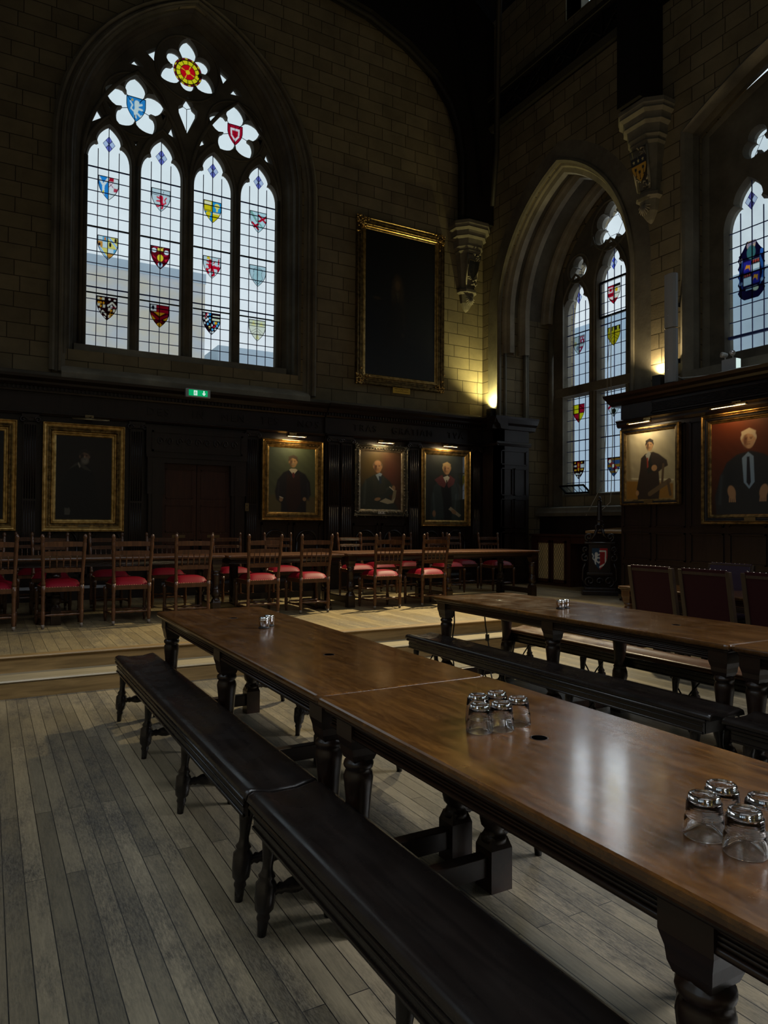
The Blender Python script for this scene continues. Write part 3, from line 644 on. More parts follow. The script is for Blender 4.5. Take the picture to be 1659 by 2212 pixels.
# alcove window
w2 = sempty('window_2'); GX = 10.0
ly = (AY+.02+.88, AY+.02, AY+.02-.88)
H2 = [light_head(ly[0], .322, 4.15, 5.55, 5.84, 6.12), light_head(ly[1], .322, 4.15, 5.95, 6.24, 6.53), light_head(ly[2], .322, 4.15, 5.55, 5.84, 6.12)]
low = [[(y-.322, 2.05), (y+.322, 2.05), (y+.322, 3.93), (y-.322, 3.93)] for y in ly]
tre = [foil(ly[0]-.06, 6.40, [(90, .2, 0), (210, .2, 0), (330, .2, 0)], inner=.22), foil(ly[2]+.06, 6.40, [(90, .2, 0), (210, .2, 0), (330, .2, 0)], inner=.22)]
sex = foil(ly[1], 6.96, [(90, .40, 1), (150, .34, 0), (210, .40, 0), (270, .30, 0), (330, .40, 0), (30, .34, 0)], inner=.6)
tr2 = [[(ly[1]+.5, 6.72), (ly[1]+.40, 6.76), (ly[1]+.42, 6.93)], [(ly[1]-.5, 6.72), (ly[1]-.40, 6.76), (ly[1]-.42, 6.93)]]
mb = MB(); mb.plate(arch_pts(1.46, 5.45, 2.16, 14, AY+.02, 1.9), H2+low+tre+[sex]+tr2, 9.90, 10.12, 'yz', .03); mb.build('tracery', 'stone_grey', w2)
mb = MB()
for k, y in enumerate(ly): mb.tube([(9.895, a, b) for a, b in arch_pts(.40, (5.5, 5.9, 5.5)[k], .80, 9, y, 2.0)], .028, 6)
mb.box(9.84, 9.92, AY-1.36, AY+1.40, 3.95, 4.12)
for cx_, cz_, r_ in ((ly[0]-.06, 6.40, .27), (ly[2]+.06, 6.40, .27), (ly[1], 6.96, .46)): mb.tube([(9.895, cx_+r_*cos(a*pi/12), cz_+r_*sin(a*pi/12)) for a in range(24)], .022, 6, closed=True)
mb.build('tracery_moulding', 'stone_plain', w2)
mb = MB(); mb.add([(GX+.012, a, b) for a, b in arch_pts(1.44, 5.45, 2.14, 14, AY+.02, 2.0)], [tuple(range(31))]); mb.build('glass', 'window_glass', w2)
yz_leads(w2, [(ly[0], .322, 4.15, 5.55, 5.84, 6.12), (ly[1], .322, 4.15, 5.95, 6.24, 6.53), (ly[2], .322, 4.15, 5.55, 5.84, 6.12)]+[(y, .322, 2.05, 3.93, 3.93, 3.93) for y in ly], .205, GX)
mb = MB(); star_leads(mb, ly[1], 6.96, range(0, 360, 60), .42, True, GX, .2)
mb.tube([(GX-.006, ly[1]+.2*cos(a*pi/3), 6.96+.2*sin(a*pi/3)) for a in range(6)], .0055, 4, closed=True)
star_leads(mb, ly[0]-.06, 6.4, (30, 150, 270), .2, True, GX); star_leads(mb, ly[2]+.06, 6.4, (30, 150, 270), .2, True, GX); mb.build('leading', 'lead', w2)
diamond(ly[0], 5.86, .12, w2, GX-.02); diamond(ly[1], 6.26, .12, w2, GX-.02, '#4d5fd0')
# opening casement in the middle light and the hopper at the foot of the left light
mb = MB()
for z in (5.31, 5.96): mb.box(GX-.05, GX-.01, ly[1]-.322, ly[1]+.322, z-.018, z+.018)
for y in (ly[1]-.31, ly[1]+.31): mb.box(GX-.05, GX-.01, y-.014, y+.014, 5.31, 5.96)
mb.build('casement', 'iron', w2)
hop = bpy.data.objects.new('hopper', None); COL.objects.link(hop); hop.parent = w2; hop.location = (9.97, ly[0], 2.05); hop.rotation_euler = (0, radians(-52), 0)
mb = MB()
for y in (-.31, .31): mb.box(-.012, .012, y-.015, y+.015, 0, .24)
for z in (.012, .228): mb.box(-.012, .012, -.322, .322, z-.014, z+.014)
for y in (-.15, 0, .15): mb.box(-.004, .004, y-.004, y+.004, 0, .24)
mb.build('hopper_frame', 'iron', hop); MB().box(-.002, .002, -.3, .3, .01, .23).build('hopper_pane', 'window_glass', hop)
SH['tulips'] = ('#cfd2c6', [P_([(.6, .95), (1, .95), (1, .6), (.62, .6)], '#b02a48'), E_(.72, .84, .05, .06, W_), E_(.9, .84, .05, .06, W_), E_(.8, .68, .05, .06, W_), E_(.22, .62, .1, .12, '#c8b880'), E_(.4, .36, .1, .12, '#8c9298'), P_([(.5, .4), (.9, .4), (.6, .05)], '#a8324c'), E_(.62, .28, .05, .06, W_), L_([(.5, 0), (.5, 1)], .015, K_), L_([(0, .55), (1, .55)], .015, K_)])
SH['halved'] = ('#a5162c', [rect(.08, .42, .62, .9, '#c9c4c0'), rect(.16, .36, .68, .84, '#c01830'), rect(.5, 1, .3, .95, '#d9d6c2'), E_(.7, .72, .11, .11, '#d8b020'), rect(.5, 1, .86, 1, '#1c1a18'), P_([(.1, .4), (.44, .4), (.44, .2)], '#d9d0c8'), L_([(.5, 0), (.5, 1)], .015, K_), L_([(0, .52), (1, .52)], .015, K_)])
SH['gold chevron'] = ('#d6b51c', [rect(0, 1, .78, 1, '#2a220c'), rect(.1, .24, .76, .96, '#d8c23a'), rect(.42, .56, .76, .96, '#d8c23a'), rect(.74, .88, .76, .96, '#d8c23a'), L_([(.05, .36), (.5, .62), (.95, .36)], .012, K_), L_([(.12, .24), (.5, .48), (.88, .24)], .012, K_), E_(.5, .2, .1, .07, '#a08418')])
SH['red and gold'] = ('#a8142a', [rect(0, .5, .5, 1, '#e3d21c'), rect(.5, 1, 0, .5, '#e0cc1c'), L_([(.0, .5), (1, .52)], .02, K_), L_([(.62, .9), (.9, .72)], .03, '#5c0a14'), L_([(.1, .3), (.4, .2)], .03, '#5c0a14'), L_([(.5, 0), (.5, 1)], .015, K_)])
SH['trees'] = ('#d6dcd4', [E_(.25, .78, .13, .12, '#23281e'), E_(.75, .78, .13, .12, '#23281e'), L_([(.02, .42), (.5, .72), (.98, .42)], .06, '#b01830'), E_(.5, .3, .17, .13, '#23281e'), rect(.47, .53, .04, .3, '#23281e')])
SH['many charges'] = ('#280c10', [rect(.38, .64, .62, .96, '#a01c22'), E_(.51, .78, .09, .1, '#e08a1c'), E_(.51, .54, .1, .1, '#d8921e'), rect(.66, .96, .62, .8, '#cfccc0')]+[E_(a, b, .05, .05, '#dca030') for a, b in ((.15, .5), (.27, .5), (.72, .52), (.84, .52), (.2, .9), (.76, .9))]+[E_(a, b, .06, .05, '#ded6c4') for a, b in ((.12, .72), (.26, .72), (.3, .3), (.44, .28), (.58, .26), (.4, .14), (.56, .12), (.7, .34))])
SH['barry roses'] = ('#27466a', [rect(0, 1, .84, .95, '#7a5416'), rect(0, 1, .5, .64, '#8a6018'), rect(0, 1, .2, .32, '#7a5416'), L_([(.05, .95), (.85, .2)], .12, '#7c1024')]+[E_(a, b, .10, .09, '#e0dcb8') for a, b in ((.2, .8), (.46, .56), (.72, .32))])
for n_, y, z in (('tulips', ly[0], 4.93), ('red and gold', ly[0], 3.60), ('many charges', ly[0], 2.50), ('halved', ly[1], 5.68), ('gold chevron', ly[1], 4.91), ('trees', ly[1], 3.60), ('barry roses', ly[1], 2.50), ('gold bend', ly[2], 4.9), ('roses', ly[2], 3.6), ('quarters', ly[2], 2.5)):
    shield(.31, .36, SH[n_][0], SH[n_][1], 'stained_glass', w2, 'heraldic_shield', (GX-.022, y, z), True)
# side windows: the visible one (window_3) and its unseen fellows
def side_window(n, yc, right, crest=False):
    s_ = 1 if right else -1; X0 = XR if right else XL; e = sempty('window_%d' % n); G3 = X0+s_*.5
    L3 = [(yc+.90, .335), (yc, .335), (yc-.90, .335)]
    hh = [light_head(y, hw, 3.86, (5.55, 6.0, 5.55)[k], (5.86, 6.3, 5.86)[k], (6.18, 6.6, 6.18)[k]) for k, (y, hw) in enumerate(L3)]
    tt = [foil(yc+.76, 6.62, [(90, .2, 0), (210, .2, 0), (330, .2, 0)], inner=.22), foil(yc-.76, 6.62, [(90, .2, 0), (210, .2, 0), (330, .2, 0)], inner=.22)]
    mb = MB(); mb.plate(arch_pts(1.66, 7.1, .5, 8, yc, 3.5, True), hh+tt, G3-.1, G3+.1, 'yz', .03); mb.build('tracery', 'stone_grey', e)
    MB().box(G3+.01, G3+.015, yc-1.3, yc+1.3, 3.7, 7.2).build('glass', 'window_glass', e)
    yz_leads(e, [(y, .335, 3.86, (5.55, 6.0, 5.55)[k], (5.86, 6.3, 5.86)[k], (6.18, 6.6, 6.18)[k]) for k, (y, hw) in enumerate(L3)], .21, G3)
    mb = MB(); xa, xb = sorted((X0+s_*.02, G3)); mb.box(xa, xb, yc-1.6, yc+1.6, 3.45, 3.62)
    if right: arch_strip(mb, [(1.60, 7.04, .62, X0+.36), (1.55, 7.03, .60, X0+.25), (1.57, 7.04, .61, X0+.14), (1.53, 7.02, .59, X0+.10), (1.58, 7.04, .62, X0-.01), (1.61, 7.05, .64, X0-.04), (1.66, 7.07, .68, X0-.01)], 'yz', 8, yc, 3.5, True)
    if right: arch_strip(mb, [(1.62, 7.1, .5, X0+.36), (1.42, 7.0, .5, G3-.08)], 'yz', 8, yc, 3.5, True)
    mb.build('reveal', 'stone_plain', e)
    if crest:
        mb = MB(); mb.tube([(G3-.006, L3[0][0]+.2*cos(a), 6.62+.2*sin(a)) for a in (0.5, 2.6, 4.71)], .006, 4, closed=True)
        for z in (3.86+.21,): mb.box(G3-.04, G3, yc-1.24, yc+1.24, z-.025, z+.012)
        mb.build('leading', 'lead', e); diamond(L3[0][0], 5.90, .13, e, G3-.02, '#5a5590', '#c3cde6')
        shp = [E_(.5, .93, .16, .09, '#c9a890'), L_([(.4, .93), (.72, 1.0)], .04, '#9a8a9c'), E_(.5, .8, .16, .12, '#3f6f70'), rect(.22, .5, .45, .66, '#2c2a86'), rect(.5, .8, .45, .66, '#d6dfe2'), rect(.5, .8, .58, .66, '#20151c'), rect(.22, .5, .25, .45, '#d0dcd8'), rect(.22, .5, .38, .45, '#20151c'), rect(.5, .8, .25, .45, '#2c2a7a')]
        shp += [E_(a, .63, .035, .025, '#b0463c') for a in (.57, .66, .75)]+[E_(a, .415, .03, .022, '#b0463c') for a in (.28, .36, .44)]
        shp += [P_([(.26, .52), (.32, .6), (.46, .58), (.46, .48), (.4, .54), (.3, .54)], '#e0902a'), P_([(.55, .3), (.6, .4), (.74, .38), (.72, .28), (.66, .34), (.6, .34)], '#e0902a')]
        shp += [P_([(.02, .5), (.2, .72), (.2, .6), (.1, .4), (.2, .2), (.06, .3)], '#25407c'), P_([(.98, .5), (.8, .74), (.82, .6), (.9, .4), (.8, .2), (.96, .3)], '#2f5a96'), E_(.12, .7, .05, .04, '#b0a4a8'), E_(.88, .76, .06, .05, '#3264b0'), E_(.12, .3, .05, .03, '#9ab0c8'), E_(.88, .28, .05, .03, '#9ab0c8'), rect(.3, .7, .16, .2, '#9fb0bc'), E_(.66, .16, .1, .04, '#c8c4a0')]
        s2, v = np.meshgrid(np.linspace(-1, 1, 60), np.linspace(0, 1, 80)); hw = np.where(v < .78, .5-.06*np.abs(np.sin(v*22)), .5-.34*((v-.78)/.22)**.6)*np.clip(v*9+.25, 0, 1)**.5
        u = .5+s2*hw; c = paint(u, v, '#15102c', shp)
        o = grid_mesh('coat_of_arms', (u-.5)*.40, u*0, (v-.5)*.80, c, 'stained_glass', e); o.location = (G3-.03, L3[0][0], 4.94); o.rotation_euler = (0, 0, RW)
    return e
side_window(3, 5.0, True, True)
for yc, k in wins[1:]: side_window(k, yc, True)
for yc, k in wins: side_window(k+3, yc, False)

# ---- roof
mb = MB()
mb.add([(9.1, YF-.3, 11.35), (9.1, 12, 11.35), (WX, 12, 15.2), (WX, YF-.3, 15.2)], [(0, 1, 2, 3)]); mb.add([(XL-.5, YF-.3, 11.35), (XL-.5, 12, 11.35), (WX, 12, 15.3), (WX, YF-.3, 15.3)], [(0, 1, 2, 3)])
struct(mb.build('ceiling', 'roof_oak'))
# timber cornices with open tracery along the wall heads
wp = sempty('trim_9')
mb = MB(); run(mb, [(0, 9.12), (.10, 9.12), (.16, 9.20), (.10, 9.26), (.10, 9.66), (.18, 9.70), (.20, 9.77), (0, 9.77)], YF, 11.2, RT(XR)); mb.build('wall_plate', 'roof_oak', wp)
mb = MB()
y = 10.9
while y > -3:
    for s_ in (-1, 1): mb.tube([(8.48, y+s_*.30, 9.28), (8.47, y+s_*.1, 9.46), (8.48, y-s_*.30, 9.65)], .022, 5)
    mb.tube([(8.47, y+.12*cos(a*pi/5), 9.46+.12*sin(a*pi/5)) for a in range(10)], .018, 5, closed=True); mb.box(8.45, 8.5, y+.30, y+.34, 9.26, 9.67); y -= .64
mb.build('pierced_tracery', 'roof_oak', wp)
MB().box(XL-.02, XL+.14, YF, 11.2, 9.12, 10.1).build('wall_plate', 'roof_oak', wp)
prof_arc = [(5.14, 4.05), (5.14, 5.2), (5.05, 5.75), (4.86, 6.22), (4.48, 6.66), (3.86, 7.02), (3.08, 7.30), (2.2, 7.42), (1.1, 7.62), (0, 8.1)]
def truss(y0, y1, zb, label, full=True):
    t = thing('roof_truss', label, 'roof truss', (WX, y0, 0))
    base_ = 3.3
    inner = [(x, z+base_) for x, z in prof_arc]; inner[0] = (5.14, zb)
    out = [(5.79, zb), (5.79, 9.1), (5.79, 11.3), (0, 15.1)]
    for s_ in (1, -1):
        poly = [(s_*x, z) for x, z in inner+out[::-1]]
        mb = MB(); mb.plate(poly, [], 0, y1-y0); mb.build('arched_brace', 'roof_oak', t)
        mb = MB(); mb.tube([(s_*(x+.02), (y1-y0)/2, z) for x, z in inner], .07, 7); mb.build('brace_moulding', 'roof_oak', t)
    return t
truss(10.93, 11.22, 7.30, 'dark timber roof truss with arched brace against the end wall')
t2 = thing('roof_truss', 'dark timber wall post rising from the carved corbel between the arch and right window', 'roof truss', (WX, 6.95, 0))
MB().box(5.30, 5.79, 0, .42, 7.62, 11.3).build('wall_post', 'roof_oak', t2)
MB().box(-5.79, -5.30, 0, .42, 7.62, 11.3).build('wall_post', 'roof_oak', t2)
mb = MB(); mb.tube([(5.35, .2, 9.3), (5.1, .2, 10.3), (4.6, .2, 11.0), (3.9, .2, 11.7), (2.6, .2, 12.4), (0, .2, 13.0), (-2.6, .2, 12.4), (-3.9, .2, 11.7), (-4.6, .2, 11.0), (-5.1, .2, 10.3), (-5.35, .2, 9.3)], .14, 8); mb.build('arched_brace', 'roof_oak', t2)
tb = thing('roof_beam', 'thin curved timber rib high in the roof shadow', 'roof beam')
MB().tube([(8.3, 10.6, 7.5), (8.15, 10.3, 8.4), (7.85, 9.9, 9.3), (7.4, 9.3, 10.1), (6.8, 8.5, 10.7)], .05, 8).build('curved_rib', 'roof_oak', tb)

# ---- carved stone corbels
def corbel(name, loc, rz, label, gold):
    t = thing(name, label, 'corbel', loc, rz)
    # local: x along the wall, y=0 wall face, -y into the room, z down from 0
    secs = [(0, .42, .44), (-.06, .42, .44), (-.10, .40, .42), (-.13, .405, .43), (-.17, .36, .38), (-.24, .345, .36), (-.27, .35, .37), (-.31, .30, .33), (-.42, .285, .31), (-.45, .29, .315), (-.50, .25, .29), (-.53, .26, .30), (-.57, .235, .27),
            (-1.22, .15, .14), (-1.25, .20, .19), (-1.30, .20, .19), (-1.34, .15, .15), (-1.50, .12, .12), (-1.62, .05, .06), (-1.66, .01, .02)]
    vs = []; fs = []
    for z, hw, d in secs: vs += [(-hw, .02, z), (-hw, -d*.55, z), (-hw*.55, -d, z), (hw*.55, -d, z), (hw, -d*.55, z), (hw, .02, z)]
    for j in range(len(secs)-1):
        for i in range(5): a = j*6+i; fs.append((a, a+1, a+7, a+6))
    fs += [tuple(range(6)), tuple(range((len(secs)-1)*6, len(secs)*6))]
    mb = MB().add(vs, fs); mb.build('block', 'stone_plain', t)
    # raised border of the slanting panel, foliage and leaf pendant
    mb = MB(); bl = [(-.15, -.285, -.60), (.15, -.285, -.60), (.105, -.165, -1.19), (-.105, -.165, -1.19)]
    mb.tube([bl[0], bl[1], bl[2], bl[3]], .018, 5, closed=True)
    rng = random.Random(3)
    for k in range(26):
        s_ = rng.choice((-1, 1)); f = rng.choice((rng.uniform(0, .28), rng.uniform(.75, 1))); x = s_*rng.uniform(.01, .11); z = -.62-.55*f; y = -.285+.12*f
        a = rng.uniform(0, pi); mb.tube([(x, y, z), (x+.03*cos(a), y-.03, z+.03*sin(a)), (x+.05*cos(a+.6), y-.012, z+.05*sin(a+.6))], [.014, .012, .004], 5)
    for k in range(9):
        a = pi*(k+.5)/9; mb.tube([(0, -.15, -1.40), (.06*cos(a), -.175, -1.42-.07*sin(a)), (.115*cos(a), -.15, -1.42-.15*sin(a))], [.016, .014, .004], 5)
    mb.build('carved_foliage', 'stone_lit', t)
    if gold: s_ = shield(.27, .36, '#a8801f', [rect(0, 1, .68, 1, '#070a18')]+[P_([(cx_+ (.085 if i % 2 == 0 else .035)*cos(radians(90+36*i)), .84+(.085 if i % 2 == 0 else .035)*sin(radians(90+36*i))) for i in range(10)], '#c2b27a') for cx_ in (.2, .5, .8)]+[g for a, b in ((.26, .6), (.5, .46), (.76, .6)) for g in (rect(a-.07, a+.07, b-.12, b+.0, '#0a0a0c'), rect(a-.02, a+.02, b-.34, b-.1, '#0a0a0c'), rect(a-.05, a+.05, b-.36, b-.31, '#0a0a0c'))], 'painted_shield', t, 'painted_shield', (0, -.262, -.90), leadc='#3a2c12', rim=.03)
    else: s_ = shield(.25, .38, '#07070a', lion(.5, .5, .8, '#1d1b16'), 'painted_shield', t, 'painted_shield', (0, -.262, -.90), leadc='#4a4030', rim=.04)
    s_.rotation_euler = (radians(11.5), 0, 0); return t
corbel('stone_corbel', (8.175, 11.3, 7.28), 0, 'carved stone corbel with dark shield in the corner beside the arch', False)
corbel('stone_corbel', (8.6, 7.17, 7.60), RW, 'carved stone corbel with gold shield and three stars on the right wall', True)

# ================================================================== PANELLING
pan = sempty('trim_10')
mb = MB(); mb.box(XL, 8.5, 11.18, 11.31, DZ, 3.3); mb.box(5.08, 8.5, 11.12, 11.2, DZ, 3.3)
mb.build('panelling', 'panel_oak', pan)
mb = MB(); run(mb, [(0, DZ), (.05, DZ), (.05, .46), (.03, .50), (0, .52)], XL, 8.42, BK(11.14)); mb.build('skirting', 'panel_oak', pan)
mb = MB()
def frieze(a0, a1, y0):
    run(mb, [(0, 2.94), (.03, 2.945), (.05, 2.975), (.05, 2.99), (0, 3.0)], a0, a1, BK(y0))
    run(mb, [(0, 3.27), (.03, 3.275), (.04, 3.30), (.04, 3.345), (.10, 3.35), (.13, 3.38), (.14, 3.41), (.20, 3.45), (.21, 3.49), (-.1, 3.50), (-.1, 3.27)], a0, a1, BK(y0))
    a = a0+.03
    while a < a1-.04: mb.box(a, a+.028, y0-.075, y0, 3.30, 3.345); a += .056
frieze(XL, 5.08, 11.17); frieze(5.08, 8.45, 11.11)
mb.build('cornice', 'panel_oak', pan)
mb = MB(); cap_ = MB()
def pilaster(a0, a1, y0):
    mb.box(a0, a1, y0-.05, y0, .72, 2.84); n = 5; wd = (a1-a0-.02)/n
    for k in range(n): mb.tube([(a0+.01+wd*(k+.5), y0-.05, 1.75), (a0+.01+wd*(k+.5), y0-.05, 2.80)], wd*.34, 6); mb.tube([(a0+.01+wd*(k+.5), y0-.048, .78), (a0+.01+wd*(k+.5), y0-.048, 1.72)], wd*.30, 6)
    mb.box(a0-.015, a1+.015, y0-.07, y0, DZ, .72)
    cap_.box(a0-.02, a1+.02, y0-.085, y0, 2.90, 2.945)
    for s_, x in ((-1, a0), (1, a1)):
        P = [(x+s_*.005+(.05-.045*t/14)*cos(t*.62)*-s_, y0-.08, 2.865+(.05-.045*t/14)*sin(t*.62)) for t in range(15)]; cap_.tube(P, .012, 5)
    cap_.box(a0, a1, y0-.075, y0, 2.85, 2.90)
for a0, a1, y0 in ((.42, .60, 11.18), (1.86, 2.05, 11.18), (3.68, 3.87, 11.18), (5.12, 5.33, 11.12), (5.37, 5.58, 11.12), (6.75, 6.97, 11.12), (8.2, 8.38, 11.12), (-.9, -.7, 11.18)): pilaster(a0, a1, y0)
mb.build('fluted_pilaster', 'panel_oak', pan); cap_.build('ionic_capital', 'panel_oak', pan)
mb = MB()
for x0_, x1_ in ((3.95, 4.45), (4.52, 5.02), (5.62, 6.12), (6.2, 6.7), (7.02, 7.5), (7.58, 8.1), (.66, 1.2), (1.25, 1.8)):
    yb = 11.18 if x1_ < 5.08 else 11.12; cx_ = (x0_+x1_)/2; hw = (x1_-x0_)/2-.06
    for a, b, c, d in ((x0_, x1_, 1.40, 1.44), (x0_, x1_, .62, .66), (x0_, x0_+.03, .62, 1.44), (x1_-.03, x1_, .62, 1.44)): mb.box(a, b, yb-.025, yb, c, d)
    mb.tube([(cx_+hw*cos(pi*k/12), yb-.01, 1.12+hw*sin(pi*k/12)) for k in range(13)], .02, 5)
    for k in range(13): a = pi*k/12; mb.tube([(cx_+(hw-.045)*cos(a), yb-.005, 1.12+(hw-.045)*sin(a)), (cx_+(hw-.045)*cos(a), yb-.022, 1.12+(hw-.045)*sin(a))], .010, 5)
    mb.tube([(cx_-hw, yb-.01, .68), (cx_-hw, yb-.01, 1.12)], .02, 5); mb.tube([(cx_+hw, yb-.01, .68), (cx_+hw, yb-.01, 1.12)], .02, 5)
mb.build('arcaded_panel', 'panel_oak', pan)
for wd, xc, y0 in (('DES', 2.27, 11.17), ('IN', 2.89, 11.17), ('MEN', 3.46, 11.17), ('TES', 4.08, 11.17), ('NOS', 4.78, 11.17), ('TRAS', 5.85, 11.11), ('GRATIAM', 6.85, 11.11), ('TVA', 7.82, 11.11)):
    text_mesh(wd, .165, .006, 'panel_oak', pan, 'carved_lettering', (xc, y0-.005, 3.13), spacing=1.35)
# return pier into the alcove
mb = MB(); mb.box(8.45, 8.62, 10.62, 11.2, DZ, 3.3); mb.box(8.45, 9.22, 10.62, 10.76, DZ, 3.3)
mb.build('panelling', 'panel_oak', pan)
mb = MB()
for z0_, z1_, cols in ((2.58, 2.86, 1), (1.99, 2.52, 2), (1.37, 1.93, 2), (.62, 1.30, 2)):
    for c in range(cols):
        w_ = (9.17-8.50)/cols; a0 = 8.50+c*w_+.02; a1 = 8.50+(c+1)*w_-.02
        for a, b, cc, d in ((a0, a1, z1_-.02, z1_), (a0, a1, z0_, z0_+.02), (a0, a0+.02, z0_, z1_), (a1-.02, a1, z0_, z1_)): mb.box(a, b, 10.595, 10.625, cc, d)
run(mb, [(0, 2.94), (.03, 2.945), (.05, 2.985), (.04, 3.02), (0, 3.03)], 8.42, 9.25, BK(10.62))
run(mb, [(0, 3.25), (.03, 3.26), (.05, 3.33), (.10, 3.37), (.14, 3.45), (.15, 3.49), (-.14, 3.50), (-.14, 3.25)], 8.30, 9.36, BK(10.62))
run(mb, [(0, 2.94), (.03, 2.945), (.05, 2.985), (.04, 3.02), (0, 3.03)], 10.58, 11.1, RT(8.45))
run(mb, [(0, 3.25), (.03, 3.26), (.05, 3.33), (.10, 3.37), (.14, 3.45), (.15, 3.49), (-.14, 3.50), (-.14, 3.25)], 10.48, 11.1, RT(8.45))
mb.box(8.43, 9.24, 10.59, 10.63, DZ, .5)
mb.build('panel_moulding', 'panel_oak', pan)
# dark panelling below the alcove window
mb = MB(); mb.box(9.62, 9.9, 7.5, 10.8, DZ, 1.6); mb.box(8.9, 9.9, 7.5, 7.62, DZ, 3.2); mb.build('alcove_panelling', 'panel_oak', pan)
# right-hand wall
rp_ = sempty('trim_11'); XP = 8.38
MB().box(XP, 8.62, YF, 7.55, -.05, 3.3).build('panelling', 'panel_oak', rp_)
mb = MB()
run(mb, [(0, 2.90), (.03, 2.905), (.05, 2.94), (.05, 2.97), (.08, 3.0), (.04, 3.02), (0, 3.03)], YF, 7.60, RT(XP))
run(mb, [(0, 3.24), (.04, 3.25), (.07, 3.27), (.12, 3.29), (.14, 3.32), (.20, 3.35), (.22, 3.39), (-.24, 3.41), (-.24, 3.24)], YF, 7.72, RT(XP))
mb.build('cornice', 'panel_oak', rp_)
mb = MB(); zz = 3.085
while zz < 3.195: mb.box(XP-.03, XP-.005, 5.22, 6.95, zz, zz+.008); zz += .018
mb.box(XP-.035, XP, 6.95, 6.99, 3.05, 3.22); mb.box(XP-.035, XP, 5.18, 5.22, 3.05, 3.22); mb.box(XP-.035, XP, 5.2, 6.97, 3.20, 3.22); mb.box(XP-.035, XP, 5.2, 6.97, 3.05, 3.07)
mb.build('ventilation_grille', 'panel_oak', rp_)
mb = MB(); y = 7.5
while y > 0:
    for z0_, z1_ in ((.35, .85), (.92, 1.32), (1.40, 2.85)):
        for a, b, cc, d in ((y-.5, y, z1_-.02, z1_), (y-.5, y, z0_, z0_+.02), (y-.5, y-.48, z0_, z1_), (y-.02, y, z0_, z1_)): mb.box(XP-.018, XP, a, b, cc, d)
    y -= .58
mb.box(XP-.03, XP, YF, 7.56, 0, .32); mb.build('panel_moulding', 'panel_oak', rp_)

# ---- double door in the end wall
dr = sempty('door_1'); DY = 11.15
for k, (a, b) in enumerate(((2.33, 2.865), (2.875, 3.41))):
    mb = MB(); mb.box(a, b, DY-.01, DY+.04, DZ, 2.34)
    leaf = mb.build('door_leaf', 'door_oak', dr); cx_ = (a+b)/2
    mb = MB(); nl = MB()
    for z0_, z1_ in ((1.80, 2.26), (1.28, 1.70), (.45, 1.10)):
        for p, q, c, d in ((a+.06, b-.06, z1_-.015, z1_), (a+.06, b-.06, z0_, z0_+.015), (a+.06, a+.075, z0_, z1_), (b-.075, b-.06, z0_, z1_)): mb.box(p, q, DY-.022, DY-.01, c, d)
        n = int((z1_-z0_)/.04)
        for i in range(n): nl.lathe([(.006, 0), (.004, .005), (.001, .007)], (a+.045, DY-.012, z0_+i*.04+.02), (0, -1, 0), 6)
        for i in range(10): nl.lathe([(.006, 0), (.004, .005), (.001, .007)], (a+.06+i*.046, DY-.012, z0_-.015), (0, -1, 0), 6)
    mb.build('door_panel', 'door_oak', leaf); o = nl.build('stud', 'nail_metal', leaf); o['kind'] = 'stuff'
    mb = MB(); mb.box(cx_-.10, cx_+.10, DY-.016, DY-.008, 1.19, 1.235); mb.build('letter_plate', 'dull_brass', leaf)
    hx = b-.06 if k == 0 else a+.06
    mb = MB(); mb.tube([(hx, DY-.01, .85), (hx, DY-.06, .88), (hx, DY-.06, 1.08), (hx, DY-.01, 1.11)], .012, 8); mb.box(hx-.025, hx+.025, DY-.018, DY-.008, .80, 1.16); mb.build('door_handle', 'iron', leaf)
mb = MB()
for a, b in ((2.12, 2.33), (3.41, 3.62)): mb.box(a, b, DY-.10, DY+.04, DZ, 2.34); mb.box(a+.05, b-.05, DY-.12, DY, DZ, 2.34); mb.box(a-.02, b+.02, DY-.115, DY, 1.86, 2.34)
mb.box(2.10, 3.64, DY-.12, DY+.04, 2.34, 2.44); mb.box(2.08, 3.66, DY-.14, DY+.04, 2.42, 2.46); mb.box(2.08, 3.66, DY-.10, DY+.04, 2.46, 2.88); mb.build('door_surround', 'panel_oak', dr)
mb = MB()
for k in range(9):
    x = 2.28+k*.145
    mb.tube([(x+(.055-.05*t/12)*cos(t*.7+(k % 2)*pi), DY-.11, 2.67+(.07-.06*t/12)*sin(t*.7)) for t in range(13)], .010, 5)
for a, b, c, d in ((2.16, 3.58, 2.80, 2.83), (2.16, 3.58, 2.51, 2.54), (2.16, 2.19, 2.51, 2.83), (3.55, 3.58, 2.51, 2.83)): mb.box(a, b, DY-.115, DY-.09, c, d)
mb.build('carved_overdoor', 'panel_oak', dr)

